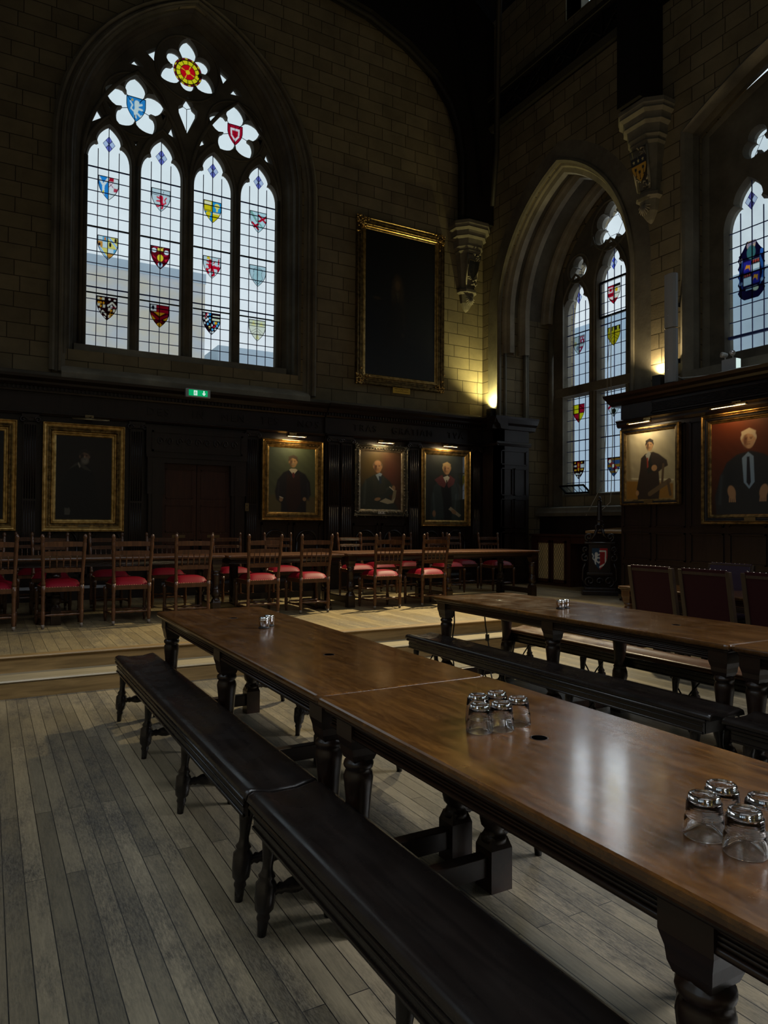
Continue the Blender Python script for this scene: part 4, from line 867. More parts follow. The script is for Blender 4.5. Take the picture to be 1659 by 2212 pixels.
# ================================================================== PICTURES
def loops(mb, w, h, prof, x0=0, z0=0):
    """nested rectangle frame: prof [(inset, depth)]"""
    vs = []
    for t, d in prof: vs += [(-w/2+t, -d, t), (w/2-t, -d, t), (w/2-t, -d, h-t), (-w/2+t, -d, h-t)]
    fs = [(j*4+i, j*4+(i+1) % 4, j*4+4+(i+1) % 4, j*4+4+i) for j in range(len(prof)-1) for i in range(4)]
    mb.add(vs, fs); return mb
def picture(label, x, z, w, h, fwid, style, bgc, shapes, face='back', canvas_mat='canvas', plaque='yellow', seed=1, noise=.1, wall=None):
    loc, rz = ((x, wall or 11.12, z), 0) if face == 'back' else ((wall or 8.34, x, z), RW)
    t = thing('portrait_painting', label, 'painting', loc, rz)
    f = fwid; d = .075
    mats = {'gilt': ('gilt', 'dark_gilt', 'gilt'), 'pale': ('pale_gilt', 'grey_gilt', 'gilt'), 'dark': ('dark_gilt', 'dark_gilt', 'gilt'), 'rococo': ('grey_gilt', 'grey_gilt', 'pale_gilt'), 'grey': ('dark_gilt', 'shield_black', 'dark_gilt')}[style]
    mb = MB(); loops(mb, w, h, [(0, -.0), (0, d*.7), (.01, d), (.02, d), (.03, d*.8), (f*.30, d*.72), (f*.32, d*.9), (f*.36, d*.9), (f*.38, d*.66)]); mb.build('frame', mats[0], t)
    mb = MB(); loops(mb, w, h, [(f*.38, d*.66), (f*.44, d*.62), (f*.5, d*.72), (f*.6, d*.7), (f*.66, d*.5)])
    if style in ('gilt', 'pale', 'dark', 'rococo'):
        n = int((w+h)*26) if style != 'rococo' else int((w+h)*30); rng = random.Random(seed)
        per = 2*(w+h-2*f)
        for i in range(n):
            s_ = per*i/n; tt = f*.56; W2, H2 = w-2*tt, h-2*tt
            if s_ < W2: p = (-W2/2+s_, tt)
            elif s_ < W2+H2: p = (W2/2, tt+s_-W2)
            elif s_ < 2*W2+H2: p = (W2/2-(s_-W2-H2), h-tt)
            else: p = (-W2/2, h-tt-(s_-2*W2-H2))
            r_ = .010 if style != 'rococo' else rng.uniform(.012, .022)
            if style in ('gilt', 'pale') and f > .12 or style == 'rococo': mb.lathe([(r_, 0), (r_*.8, r_*.5), (r_*.2, r_*.8)], (p[0], -d*.68, p[1]), (rng.uniform(-.4, .4)*(style == 'rococo'), -1, rng.uniform(-.4, .4)*(style == 'rococo')), 6)
    mb.build('frame_band', mats[1], t)
    mb = MB(); loops(mb, w, h, [(f*.66, d*.5), (f*.7, d*.62), (f*.78, d*.6), (f*.82, d*.42), (f*.95, d*.36), (f, d*.25)]); mb.build('slip', mats[2], t)
    if style == 'rococo' or style == 'dark':
        mb = MB(); rng = random.Random(seed+5)
        for sx_ in (-1, 1):
            for sz in (0, 1):
                for k in range(46 if style == 'dark' else 20):
                    a = abs(rng.gauss(0, .13 if style == 'dark' else .06)); b_ = rng.uniform(-.01, f*.8)
                    if rng.random() < .5: a, b_ = b_, a
                    px, pz = sx_*(w/2-a), (b_ if sz == 0 else h-b_); r_ = rng.uniform(.008, .022)*(1.2 if style == 'dark' else 1)
                    mb.lathe([(r_, 0), (r_*.8, r_*.6), (r_*.2, r_)], (px, -d*.85, pz), (rng.uniform(-.6, .6), -1, rng.uniform(-.6, .6)), 6)
        if style == 'rococo':
            for k in range(90):
                s_ = rng.random(); side = rng.randrange(4); r_ = rng.uniform(.007, .016); e_ = rng.uniform(-.012, .02)
                p = [(-w/2+s_*w, e_), (-w/2+s_*w, h-e_), (-w/2+e_, s_*h), (w/2-e_, s_*h)][side]
                mb.lathe([(r_, 0), (r_*.8, r_*.6), (r_*.2, r_)], (p[0], -d*.7, p[1]), (rng.uniform(-.6, .6), -1, rng.uniform(-.6, .6)), 6)
        mb.build('carved_ornament', 'gilt' if style == 'dark' else 'grey_gilt', t)
    cw, ch = w-2*f+.004, h-2*f+.004
    c = canvas(cw, ch, bgc, shapes, canvas_mat, t, -d*.24, 170, noise, seed); c.location = (0, 0, f-.002)
    if plaque:
        mb = MB().box(-.075, .075, -d*.78, -d*.60, f*.28, f*.28+.055); q = mb.build('name_plaque', plaque if plaque in MAT else 'dull_brass', t)
    return t
def picture_lamp(x, z, face, on, label, w=.34, energy=2.6, col=(1, .74, .40), wall=None):
    loc, rz = ((x, wall or 11.12, z), 0) if face == 'back' else ((wall or 8.34, x, z), RW)
    t = thing('picture_light', label, 'picture light', loc, rz)
    MB().box(-.06, .06, -.03, 0, .02, .09).build('wall_bracket', 'brass' if on else 'dull_brass', t, .004)
    mb = MB(); mb.tube([(.0, -.02, .055), (.02, -.08, .06), (-.03, -.13, .02), (0, -.19, .0)], .006, 6); mb.build('arm', 'brass' if on else 'dull_brass', t)
    mb = MB(); vs = []
    mb.add([(s_*w/2, -.19+.028*cos(a), .028*sin(a)) for s_ in (-1, 1) for a in [pi*k/8 for k in range(9)]], [(k, k+1, k+10, k+9) for k in range(8)]+[tuple(range(9)), tuple(range(9, 18))], True); mb.build('shade', 'brass' if on else 'dull_brass', t)
    MB().lathe([(.007, 0), (.007, w-.04)], (-(w-.04)/2, -.19, .006), (1, 0, 0), 8).build('lamp_tube', 'lamp_tube' if on else 'white_plastic', t)
    if on:
        d = Vector((0, -.19, -.012)); m_ = Matrix.Rotation(rz, 4, 'Z'); p = Vector(loc)+(m_ @ d); tg = Vector(loc)+(m_ @ Vector((0, .05, -.55)))
        l = light('picture_lamp_glow', 'AREA', p, energy, col, w-.06, .02, tg); l.rotation_euler = (tg-p).to_track_quat('-Z', 'X').to_euler(); l.data.shape = 'RECTANGLE'; l.data.size = .02; l.data.size_y = w-.06
    return t
def grad(c0, c1, c2=None):
    a, b_ = lin(c0), lin(c1)
    return lambda x, y: a*(1-y[..., None])+b_*y[..., None] if c2 is None else (a*(1-y[..., None])+b_*y[..., None])*(1-np.clip(x, 0, 1)[..., None])+lin(c2)*np.clip(x, 0, 1)[..., None]
def head(cx, cy, s, skin='#8a6a50', hair='#5a4a3c', turn=0, beard=None, bald=False, moust=None, shade='#4a3628'):
    h = [E_(cx, cy+.08*s, .47*s, .56*s, hair, 0, .012), E_(cx-.40*s, cy+.12*s, .13*s, .20*s, hair), E_(cx+.40*s, cy+.12*s, .13*s, .20*s, hair)]
    h += [E_(cx+turn*.03*s, cy-.06*s, .36*s, .50*s, skin, 0, .012), E_(cx-.40*s, cy-.02*s, .07*s, .13*s, skin), E_(cx+.40*s, cy-.02*s, .07*s, .13*s, skin),
          E_(cx-.22*s*(turn or 1), cy-.05*s, .14*s, .40*s, shade, 0, .05*s*3)]
    if bald: h += [E_(cx, cy+.32*s, .33*s, .24*s, skin, 0, .02)]
    else: h += [P_([(cx-.44*s, cy+.10*s), (cx-.30*s, cy+.30*s), (cx-.05*s, cy+.38*s), (cx+.34*s, cy+.26*s), (cx+.44*s, cy+.10*s), (cx+.48*s, cy+.50*s), (cx+.05*s, cy+.72*s), (cx-.48*s, cy+.52*s)], hair, .012)]
    h += [L_([(cx-.26*s, cy+.12*s), (cx-.08*s, cy+.13*s)], .022*s, shade), L_([(cx+.08*s, cy+.13*s), (cx+.26*s, cy+.12*s)], .022*s, shade), E_(cx-.16*s, cy+.05*s, .05*s, .025*s, '#1c1410'), E_(cx+.16*s, cy+.05*s, .05*s, .025*s, '#1c1410'),
          P_([(cx-.03*s, cy+.06*s), (cx+.03*s, cy+.06*s), (cx+.07*s, cy-.14*s), (cx-.05*s, cy-.14*s)], '#a58468' if skin[1] > '5' else skin, .01), E_(cx+.02*s, cy-.16*s, .07*s, .02*s, shade), L_([(cx-.10*s, cy-.28*s), (cx+.10*s, cy-.28*s)], .02*s, '#5c3028')]
    if moust: h += [E_(cx, cy-.22*s, .17*s, .055*s, moust)]
    if beard: h += [E_(cx+.03*s, cy-.40*s, .30*s, .30*s, beard, 0, .03), L_([(cx-.08*s, cy-.27*s), (cx+.10*s, cy-.27*s)], .018*s, '#2a1a14')]
    return h
picture('dark portrait in wide gilt frame, cut by the left edge', -.20, 1.29, 1.10, 1.56, .17, 'gilt', '#07080a', [E_(.3, .7, .1, .12, '#1b1613', 0, .05)], seed=2)
picture('portrait of a bearded person in black gown, left of the double door', 1.22, 1.28, 1.12, 1.575, .185, 'gilt', grad('#050508', '#1a1512', '#120e0c'),
    [E_(.42, .72, .22, .25, '#1d1713', 0, .3), P_([(.05, 0), (.06, .40), (.14, .60), (.26, .68), (.36, .66), (.42, .56), (.46, .30), (.50, 0)], '#030406', .02), P_([(.14, .60), (.22, .68), (.28, .69), (.40, .58), (.32, .60), (.24, .655)], '#3a3630'), P_([(.245, .69), (.27, .64), (.26, .62), (.24, .67)], '#8a8474')]
    + head(.315, .76, .13, '#6b5341', '#2a2420', 1, '#6e685c', shade='#2a1e17')+[P_([(.10, .055), (.10, .14), (.135, .13), (.15, .145), (.165, .10), (.155, .055)], '#4c4940', .006)], seed=3, noise=.05, canvas_mat='varnished_canvas')
picture('portrait of a person in dark suit on green ground, plain gilt frame', 4.47, 1.475, 1.11, 1.36, .14, 'gilt', grad('#55553c', '#3d4a3c', '#4c5238'),
    [P_([(0, 0), (0, .27), (.78, .24), (.78, 0)], '#5a5236', .02), P_([(.10, .32), (.14, .50), (.24, .62), (.34, .66), (.48, .66), (.60, .60), (.68, .48), (.70, .28), (.62, .18), (.62, 0), (.20, 0), (.20, .14), (.12, .20)], '#1c1c20', .02), L_([(.16, .46), (.15, .2)], .012, '#2e2e33', .03), L_([(.64, .46), (.66, .2)], .012, '#2e2e33', .03),
     P_([(.30, .62), (.38, .52), (.50, .62), (.54, .18), (.44, .02), (.32, .02), (.28, .2)], '#2c1c18', .02), P_([(.33, .66), (.40, .58), (.47, .66), (.44, .68), (.36, .68)], '#b9b19a', .006), P_([(.385, .62), (.415, .62), (.425, .56), (.40, .53), (.38, .56)], '#5c2a28'), E_(.20, .20, .03, .035, '#8f7254'), E_(.59, .21, .03, .03, '#8f7254'), L_([(.18, .24), (.23, .22)], .008, '#b9b19a')]
    + head(.395, .785, .155, '#93754f', '#3f3529', 1, None, False, '#8d8369', '#5a4430'), seed=4, plaque='dull_brass')
picture('portrait of a seated person with an open book in an ornate carved frame', 6.18, 1.565, 1.09, 1.285, .125, 'rococo', grad('#2a2a22', '#4e4630', '#4a3428'),
    [E_(.60, .62, .18, .25, '#5e3a2e', 0, .3), E_(.15, .75, .2, .25, '#5c4c28', 0, .3), P_([(0, 0), (.02, .38), (.12, .52), (.28, .60), (.44, .60), (.58, .50), (.68, .36), (.66, .26), (.56, .24), (.70, .10), (.76, 0)], '#343a35', .02), L_([(.10, .48), (.08, .1)], .014, '#4a524a', .04), L_([(.44, .3), (.62, .42)], .012, '#4a524a', .03), P_([(.26, .60), (.36, .42), (.46, .58), (.52, .30), (.40, .24), (.24, .30)], '#3a3d36', .02),
     P_([(.30, .60), (.36, .50), (.43, .62), (.38, .64)], '#8fa0ae'), P_([(.36, .58), (.40, .58), (.42, .46), (.38, .44)], '#28384c'), P_([(.38, .14), (.50, .20), (.62, .16), (.70, .22), (.66, .12), (.54, .10)], '#a79f84', .008), P_([(.62, .16), (.66, .36), (.72, .34), (.70, .22)], '#857d62', .008), E_(.34, .18, .06, .028, '#9a7a58', 10), E_(.66, .38, .035, .045, '#9a7a58'), L_([(.58, .40), (.66, .34)], .008, '#c9c2a8')]
    + head(.34, .74, .19, '#a07a58', '#6a5a48', 1, None, True, None, '#5c4030'), seed=5, plaque='paper', canvas_mat='varnished_canvas')
picture('portrait of a person in red-hooded gown holding a scroll, nearest the corner', 7.585, 1.39, 1.13, 1.47, .12, 'gilt', grad('#1f2420', '#2b302e', '#262a28'),
    [P_([(.08, 0), (.10, .34), (.15, .52), (.26, .62), (.40, .64), (.54, .58), (.62, .40), (.66, 0)], '#2e3839', .02), L_([(.14, .4), (.17, .0)], .012, '#42504f', .03), L_([(.56, .4), (.54, .1)], .012, '#42504f', .03), P_([(.26, .6), (.32, .3), (.34, 0), (.48, 0), (.48, .3), (.46, .6)], '#15191b', .02), P_([(.16, .62), (.30, .70), (.38, .56), (.34, .50), (.24, .54)], '#5f3538', .01), P_([(.44, .70), (.54, .64), (.52, .56), (.42, .50), (.38, .56)], '#5f3538', .01),
     P_([(.32, .66), (.38, .56), (.44, .66), (.40, .69)], '#b7b7ac', .006), P_([(.375, .62), (.395, .62), (.40, .5), (.375, .48)], '#16181c'), P_([(.42, .17), (.62, .05), (.66, .08), (.46, .21)], '#9a9078', .008), E_(.52, .13, .05, .03, '#8a6c50', -25), E_(.155, .10, .03, .05, '#8a6c50')]
    + head(.385, .79, .155, '#97775a', '#8c7856', 1, None, False, None, '#5c4634'), seed=6, plaque='dull_brass', canvas_mat='glazed_canvas')
picture('portrait of a person in dark coat leaning on a chair against pale ground', 6.97, 1.72, 1.03, 1.14, .085, 'grey', grad('#8a7c5c', '#a39a80', '#8f8768'),
    [P_([(0, 0), (0, .30), (.85, .22), (.85, 0)], '#7c5a24', .03), L_([(0, .33), (.85, .27)], .012, '#b7ad8c'), P_([(.0, 1), (.05, 1), (.10, .3), (0, .3)], '#7a6c4c', .05),
     P_([(.22, .0), (.20, .16), (.26, .44), (.28, .62), (.36, .68), (.50, .70), (.60, .66), (.74, .56), (.76, .48), (.66, .44), (.60, .40), (.62, .16), (.60, 0)], '#2a211b', .014), P_([(.46, .66), (.50, .40), (.40, .38), (.38, .6)], '#1b1c18', .01),
     P_([(.36, .66), (.41, .56), (.46, .68), (.42, .71)], '#8a8a80'), P_([(.385, .62), (.41, .62), (.415, .48), (.39, .46)], '#7a2f22'), E_(.52, .46, .05, .045, '#94714e'), L_([(.44, .08), (.78, .26)], .035, '#574833'), L_([(.66, .24), (.68, .50)], .02, '#4c3d2c'), L_([(.76, .24), (.80, .06)], .022, '#4c3d2c'), E_(.21, .10, .03, .04, '#94714e')]
    + head(.435, .80, .145, '#96744f', '#211b17', 1, None, False, None, '#4f3a28'), 'right', seed=7, plaque='dull_brass')
picture('large portrait of a seated white-haired person in blue shirt on red-brown ground', 5.42, 1.44, 1.37, 1.45, .13, 'grey', grad('#1c0e0a', '#5c2e18', '#4a2414'),
    [P_([(.06, 0), (.04, .20), (.10, .40), (.18, .56), (.30, .64), (.46, .67), (.60, .63), (.74, .54), (.84, .24), (.86, 0)], '#20252a', .02), P_([(.36, .60), (.38, .34), (.44, .27), (.50, .34), (.49, .61), (.43, .66)], '#6f879d', .008), L_([(.12, .42), (.10, .12)], .014, '#30373d', .03), L_([(.78, .46), (.80, .14)], .014, '#30373d', .03), P_([(.415, .61), (.445, .61), (.46, .34), (.44, .30), (.41, .34)], '#1a1d28', .006),
     E_(.24, .24, .045, .075, '#8f7054', 15), E_(.60, .24, .045, .075, '#8f7054', -15)]+[L_([(.22+.018*k, .22), (.215+.022*k, .14)], .008, '#8f7054') for k in range(4)]+[L_([(.57+.018*k, .22), (.56+.02*k, .14)], .008, '#8f7054') for k in range(4)]
    + head(.435, .79, .17, '#a88a6c', '#b0a894', 1, None, False, None, '#6a4a38'), 'right', seed=8, plaque='dull_brass', canvas_mat='varnished_canvas')
# the big high-hung portrait
wig = [E_(.255, .66, .035, .06, '#33291c', 0, .02), E_(.225, .60, .02, .07, '#2c2418', 0, .02), E_(.285, .60, .02, .07, '#2c2418', 0, .02)]
picture('huge dark portrait of a bewigged person in robes, hung high on stone wall', 6.68, 3.96, 1.90, 3.05, .20, 'dark', grad('#10141a', '#060708', '#08090a'),
    [P_([(.15, .28), (.19, .50), (.22, .56), (.30, .56), (.34, .42), (.36, .2), (.14, .2)], '#0e0c0b', .03), L_([(.30, .54), (.31, .34)], .012, '#1a1612', .02)]+wig+[E_(.255, .645, .020, .034, '#4a3a28', 0, .01), P_([(.24, .60), (.27, .60), (.26, .53)], '#3a3428', .01), E_(.09, .535, .03, .01, '#3a2e20'), E_(.30, .30, .014, .016, '#2c241a')], canvas_mat='varnished_canvas', seed=9, noise=.08, plaque=None, wall=11.29)
yl = thing('label_card', 'yellow printed name card below the huge high portrait', 'label', (6.67, 11.22, 3.85))
MB().box(-.185, .185, -.006, .006, 0, .105).build('card', 'yellow_paper', yl)
text_mesh('HENRY 1ST EARL BATHURST', .024, .001, 'ink', yl, 'lettering', (0, -.0075, .083))
text_mesh('1714 - 1794', .014, .001, 'ink', yl, 'lettering', (0, -.0075, .06))
text_mesh('Balliol commoner 1730   Lord Chancellor 1771', .0145, .001, 'ink', yl, 'lettering', (0, -.0075, .038))  # guessed wording: the lower lines of the card are illegible
picture_lamp(1.28, 2.90, 'back', False, 'unlit brass picture light above the gown portrait left of the door', .5)
picture_lamp(4.47, 2.87, 'back', True, 'lit brass picture light over the green portrait right of the door')
picture_lamp(6.18, 2.87, 'back', True, 'lit brass picture light over the ornate frame with the seated reader')
picture_lamp(7.58, 2.89, 'back', True, 'lit brass picture light over the red-hooded portrait nearest the corner')
picture_lamp(7.02, 2.90, 'right', True, 'lit brass picture light over the tall narrow portrait on the right wall', .40, 3.4, (1, .78, .48))
picture_lamp(5.62, 2.93, 'right', True, 'dark picture light glowing over the large red-brown portrait at right', .5, 2.2, (1, .55, .18))

# ================================================================== FURNITURE
LEG = [(.052, 0), (.052, .02), (.044, .03), (.036, .05), (.052, .07), (.058, .10), (.056, .14), (.048, .17), (.046, .175), (.050, .185), (.046, .195), (.040, .205), (.042, .26), (.047, .33), (.052, .38), (.054, .40), (.050, .42), (.044, .432), (.052, .44), (.055, .452), (.052, .464), (.042, .472), (.040, .485)]
def leg_mb(x, y, h, s=1.0):
    mb = MB(); mb.box(x-.050*s, x+.050*s, y-.050*s, y+.050*s, 0, .16); mb.lathe([(.068*s, .15), (.052*s, .19)], (x, y, 0), n=4, smooth=False)
    k = (h-.16-.14)/.485; mb.lathe([(r*s*.98, .16+z*k) for r, z in LEG], (x, y, 0), n=16)
    z0 = h-.145; mb.lathe([(.058*s, 0), (.078*s, .03), (.086*s, .06), (.086*s, .145)], (x, y, z0), n=4, smooth=False)
    for i in range(len(mb.v)): pass
    return mb
def rot45(mb, a, b, x, y):
    c, s_ = cos(pi/4), sin(pi/4)
    for i in range(a, b): px, py, pz = mb.v[i]; mb.v[i] = (x+(px-x)*c-(py-y)*s_, y+(px-x)*s_+(py-y)*c, pz)
def leg_obj(x, y, h, mat, parent, s=1.0):
    mb = MB(); mb.box(x-.050*s, x+.050*s, y-.050*s, y+.050*s, 0, .16)
    a = len(mb.v); mb.lathe([(.0705*s, .16), (.052*s, .20)], (x, y, 0), n=4, smooth=False); rot45(mb, a, len(mb.v), x, y)
    k = (h-.18-.14)/.485; mb.lathe([(r*s*.98, .18+z*k) for r, z in LEG], (x, y, 0), n=16)
    a = len(mb.v); mb.lathe([(.056*s, 0), (.066*s, .02), (.070*s, .045), (.082*s, .075), (.082*s, .15)], (x, y, h-.15), n=4, smooth=False); rot45(mb, a, len(mb.v), x, y)
    return mb.build('leg', mat, parent)
def rounded_slab(mb, x0, x1, y0, y1, z0, z1, r=.03, edge=.012):
    def ring(i, z):
        rr = max(r-i, .004); P = []
        for cx_, cy_, a0 in ((x1-i-rr, y1-i-rr, 0), (x0+i+rr, y1-i-rr, 90), (x0+i+rr, y0+i+rr, 180), (x1-i-rr, y0+i+rr, 270)):
            for k in range(5): a = radians(a0+k*22.5); P.append((cx_+rr*cos(a), cy_+rr*sin(a), z))
        return P
    rs = [ring(edge, z0), ring(edge*.3, z0+edge*.3), ring(0, z0+edge), ring(0, z1-edge), ring(edge*.3, z1-edge*.3), ring(edge, z1)]
    vs = [p for q in rs for p in q]; n = 20; fs = [(j*n+i, j*n+(i+1) % n, (j+1)*n+(i+1) % n, (j+1)*n+i) for j in range(5) for i in range(n)]
    fs += [tuple(range(n))[::-1], tuple(range(5*n, 6*n))]; return mb.add(vs, fs)
def long_table(label, x0, x1, y0, y1, h, top='table_oak', frame='table_frame_oak', legs=3, over=.09, group=None, holes=(), z=0, rz=0, name='dining_table', trestle=False):
    """local x across, y along; origin at centre on the floor"""
    cx_, cy_ = (x0+x1)/2, (y0+y1)/2; hw, hl = (x1-x0)/2, (y1-y0)/2
    if rz: hw, hl = hl, hw
    t = thing(name, label, 'table', (cx_, cy_, z), rz, group)
    mb = MB(); rounded_slab(mb, -hw, hw, -hl, hl, h-.032, h, .03, .011); mb.build('tabletop', top, t)
    mb = MB(); rounded_slab(mb, -hw+.022, hw-.022, -hl+.022, hl-.022, h-.050, h-.031, .02, .006); i = .05
    for a, b, c, d in ((-hw+i, hw-i, -hl+i, -hl+i+.03), (-hw+i, hw-i, hl-i-.03, hl-i), (-hw+i, -hw+i+.03, -hl+i, hl-i), (hw-i-.03, hw-i, -hl+i, hl-i)): mb.box(a, b, c, d, h-.098, h-.048)
    for s_ in (-1, 1):
        for zz_ in (h-.062, h-.072, h-.082): mb.tube([(s_*(hw-i+.002), -hl+i, zz_), (s_*(hw-i+.002), hl-i, zz_)], .005, 5)
        mb.tube([(s_*(hw-i+.004), -hl+i, h-.096), (s_*(hw-i+.004), hl-i, h-.096)], .008, 6)
        for zz_ in (h-.062, h-.074): mb.tube([(-hw+i, s_*(hl-i+.002), zz_), (hw-i, s_*(hl-i+.002), zz_)], .005, 5)
        mb.tube([(-hw+i, s_*(hl-i+.004), h-.096), (hw-i, s_*(hl-i+.004), h-.096)], .008, 6)
    mb.build('apron', frame, t)
    ys = [-hl+over+(2*hl-2*over)*k/(legs-1) for k in range(legs)]
    if trestle:
        for y in (ys[0]+.12, ys[-1]-.12):
            mb = MB(); mb.box(-.09, .09, y-.03, y+.03, .09, h-.14); mb.lathe([(r*.9, .12+z_*.9) for r, z_ in LEG], (0, y, 0)); mb.build('trestle', frame, t)
            mb = MB(); mb.plate([(-hw+.06, 0), (hw-.06, 0), (hw-.06, .05), (hw-.12, .085), (.1, .10), (-.1, .10), (-hw+.12, .085), (-hw+.06, .05)], [], y-.05, y+.05); mb.build('trestle_foot', frame, t)
        mb = MB(); mb.box(-.03, .03, ys[0]+.12, ys[-1]-.12, .14, .22); mb.build('stretcher', frame, t)
    else:
        for y in ys:
            for s_ in (-1, 1): leg_obj(s_*(hw-.092), y, h-.035, frame, t)
            MB().box(-hw+.095, hw-.095, y-.028, y+.028, .055, .135).build('stretcher', frame, t, .004)
    for hx, hy in holes:
        MB().lathe([(.023, 0), (.023, .0012)], (hx-cx_, hy-cy_, h-.0002), n=20).build('cable_hole', 'hole_black', t)
        MB().lathe([(.023, 0), (.026, .001), (.028, 0)], (hx-cx_, hy-cy_, h+.0002), n=24, cap=False).build('hole_rim', 'table_frame_oak', t)
    return t
long_table('long oak dining table with salt and pepper pots, far half of the left row', 1.06, 1.835, 2.375, 5.20, .775, holes=((1.449, 3.107), (1.447, 4.614)), group='long tables in the body of the hall', over=.09)
long_table('nearest long oak dining table with two clusters of upturned tumblers', 1.05, 1.83, -.70, 2.370, .775, over=.17, holes=((1.432, 1.60),), group='long tables in the body of the hall')
long_table('long reddish oak dining table on the right with a pair of chrome pots', 3.45, 4.31, 2.38, 5.25, .775, holes=((3.856, 3.025), (3.80, 4.75)), group='long tables in the body of the hall')
long_table('oak dining table cut by the right edge, end to end with the reddish one', 3.45, 4.31, -.46, 2.375, .775, group='long tables in the body of the hall')
# high tables on the dais
long_table('right-hand high table on the dais, long edge facing the hall', 4.20, 7.58, 8.45, 9.42, .735, 'high_table_oak', z=DZ, rz=pi/2, group='high tables on the dais', name='high_table')
long_table('short high table on trestle feet in the middle of the dais', 2.56, 4.14, 8.40, 9.32, .730, 'high_table_oak', z=DZ, rz=pi/2, group='high tables on the dais', name='high_table', trestle=True)
long_table('left-hand high table on the dais running out of the left of the photo', -1.2, 2.53, 8.42, 9.34, .733, 'high_table_oak', z=DZ, rz=pi/2, group='high tables on the dais', name='high_table')
long_table('oak table at far right between the leather-backed chairs', 6.10, 6.78, 2.2, 5.56, .75, 'table_oak', 'chair_oak', group='tables by the right wall')

def bench(label, x0, y0, y1, group, top='bench_oak', wdt=.29, h=.45):
    hl = (y1-y0)/2; hw = wdt/2; t = thing('bench', label, 'bench', (x0+hw, (y0+y1)/2, 0), 0, group)
    # dished seat section swept along y
    top_s = [(-hw, h-.026), (-hw+.006, h-.008), (-hw+.025, h), (-hw+.06, h-.006), (-.05, h-.014), (.05, h-.014), (hw-.06, h-.006), (hw-.025, h), (hw-.006, h-.008), (hw, h-.026), (hw-.004, h-.036), (-hw+.004, h-.036)]
    n = len(top_s); ysl = [-hl, -hl+.006, -hl+.02]+[-hl+.02+(2*hl-.04)*k/10 for k in range(1, 10)]+[hl-.02, hl-.006, hl]; mb = MB(); vs = []
    for k, y in enumerate(ysl):
        e = {0: .010, len(ysl)-1: .010, 1: .003, len(ysl)-2: .003}.get(k, 0)
        vs += [(x*(1-e*2), y, z-(e if z > h-.03 else 0)) for x, z in top_s]
    fs = [(j*n+i, j*n+(i+1) % n, (j+1)*n+(i+1) % n, (j+1)*n+i) for j in range(len(ysl)-1) for i in range(n)]+[tuple(range(n))[::-1], tuple(range((len(ysl)-1)*n, len(ysl)*n))]
    mb.add(vs, fs); o = mb.build('seat', top, t)
    for p in o.data.polygons: p.use_smooth = len(p.vertices) == 4
    mb = MB()
    for s_ in (-1, 1):
        a, b = sorted((s_*(hw-.012), s_*(hw-.038))); mb.box(a, b, -hl+.05, hl-.05, h-.115, h-.034)
        mb.tube([(s_*(hw-.008), -hl+.03, h-.045), (s_*(hw-.008), hl-.03, h-.045)], .010, 6); mb.tube([(s_*(hw-.012), -hl+.05, h-.075), (s_*(hw-.012), hl-.05, h-.075)], .005, 5); mb.tube([(s_*(hw-.012), -hl+.05, h-.108), (s_*(hw-.012), hl-.05, h-.108)], .008, 5)
    mb.box(-hw+.03, hw-.03, -hl+.05, -hl+.07, h-.115, h-.034); mb.box(-hw+.03, hw-.03, hl-.07, hl-.05, h-.115, h-.034); mb.build('apron', 'bench_oak', t)
    LG = [(.015, 0), (.019, .05), (.024, .06), (.020, .075), (.032, .09), (.036, .12), (.036, .175), (.024, .19), (.030, .20), (.020, .215), (.018, .235), (.024, .29), (.028, .32), (.022, .345), (.027, .355), (.022, .365), (.027, .38), (.030, .41)]
    ST = [(.012, 0), (.013, .02), (.018, .03), (.013, .04), (.018, .05), (.014, .06), (.022, .08), (.025, .10), (.022, .12), (.014, .14), (.018, .15), (.013, .16), (.018, .17), (.013, .18), (.012, .20)]
    ys = [-hl+.12, -hl+.12+(2*hl-.24)/3, hl-.12-(2*hl-.24)/3, hl-.12]
    for q, y in enumerate(ys):
        for s_ in (-1, 1):
            ax = Vector((-s_*.035, 0, .41)); mb = MB(); mb.lathe(LG, (s_*(hw-.020), y, 0), ax, 12); mb.build('leg', 'bench_oak', t)
        L = 2*(hw-.03); k = L/.20; mb = MB(); mb.lathe([(r*1.15, z*k) for r, z in ST], (-hw+.03, y, .145), (1, 0, 0), 12); mb.build('stretcher', 'bench_oak', t)
        d_ = 1 if q < 2 else -1
        mb = MB(); mb.tube([(0, y, .15), (0, y+d_*.05, .22), (0, y+d_*.16, h-.10)], .006, 5)
        if q in (1, 2): mb.tube([(0, y, .15), (0, y-d_*.05, .22), (0, y-d_*.16, h-.10)], .006, 5)
        mb.build('brace', 'iron', t)
    return t
GB = 'oak benches along the dining tables'
bench('black oak bench at left, its far end by the dais steps', .815, 2.45, 5.42, GB)
bench('black oak bench nearest the camera with a shiny worn edge', .815, -.52, 2.437, GB)
bench('oak bench seen only as turned legs beneath the left table with salt pots', 1.80, 2.45, 5.42, GB)
bench('oak bench seen only as turned feet beneath the nearest table', 1.80, -.52, 2.437, GB)
bench('black oak bench in front of the right-hand table, its far end by the steps', 3.21, 2.32, 5.32, GB)
bench('short visible end of a black oak bench at the right edge of the photo', 3.225, -.62, 2.27, GB)
bench('brown oak bench behind the right-hand table, its lit seat showing below the tabletop', 4.25, 2.36, 5.29, GB, 'bench_brown_oak')

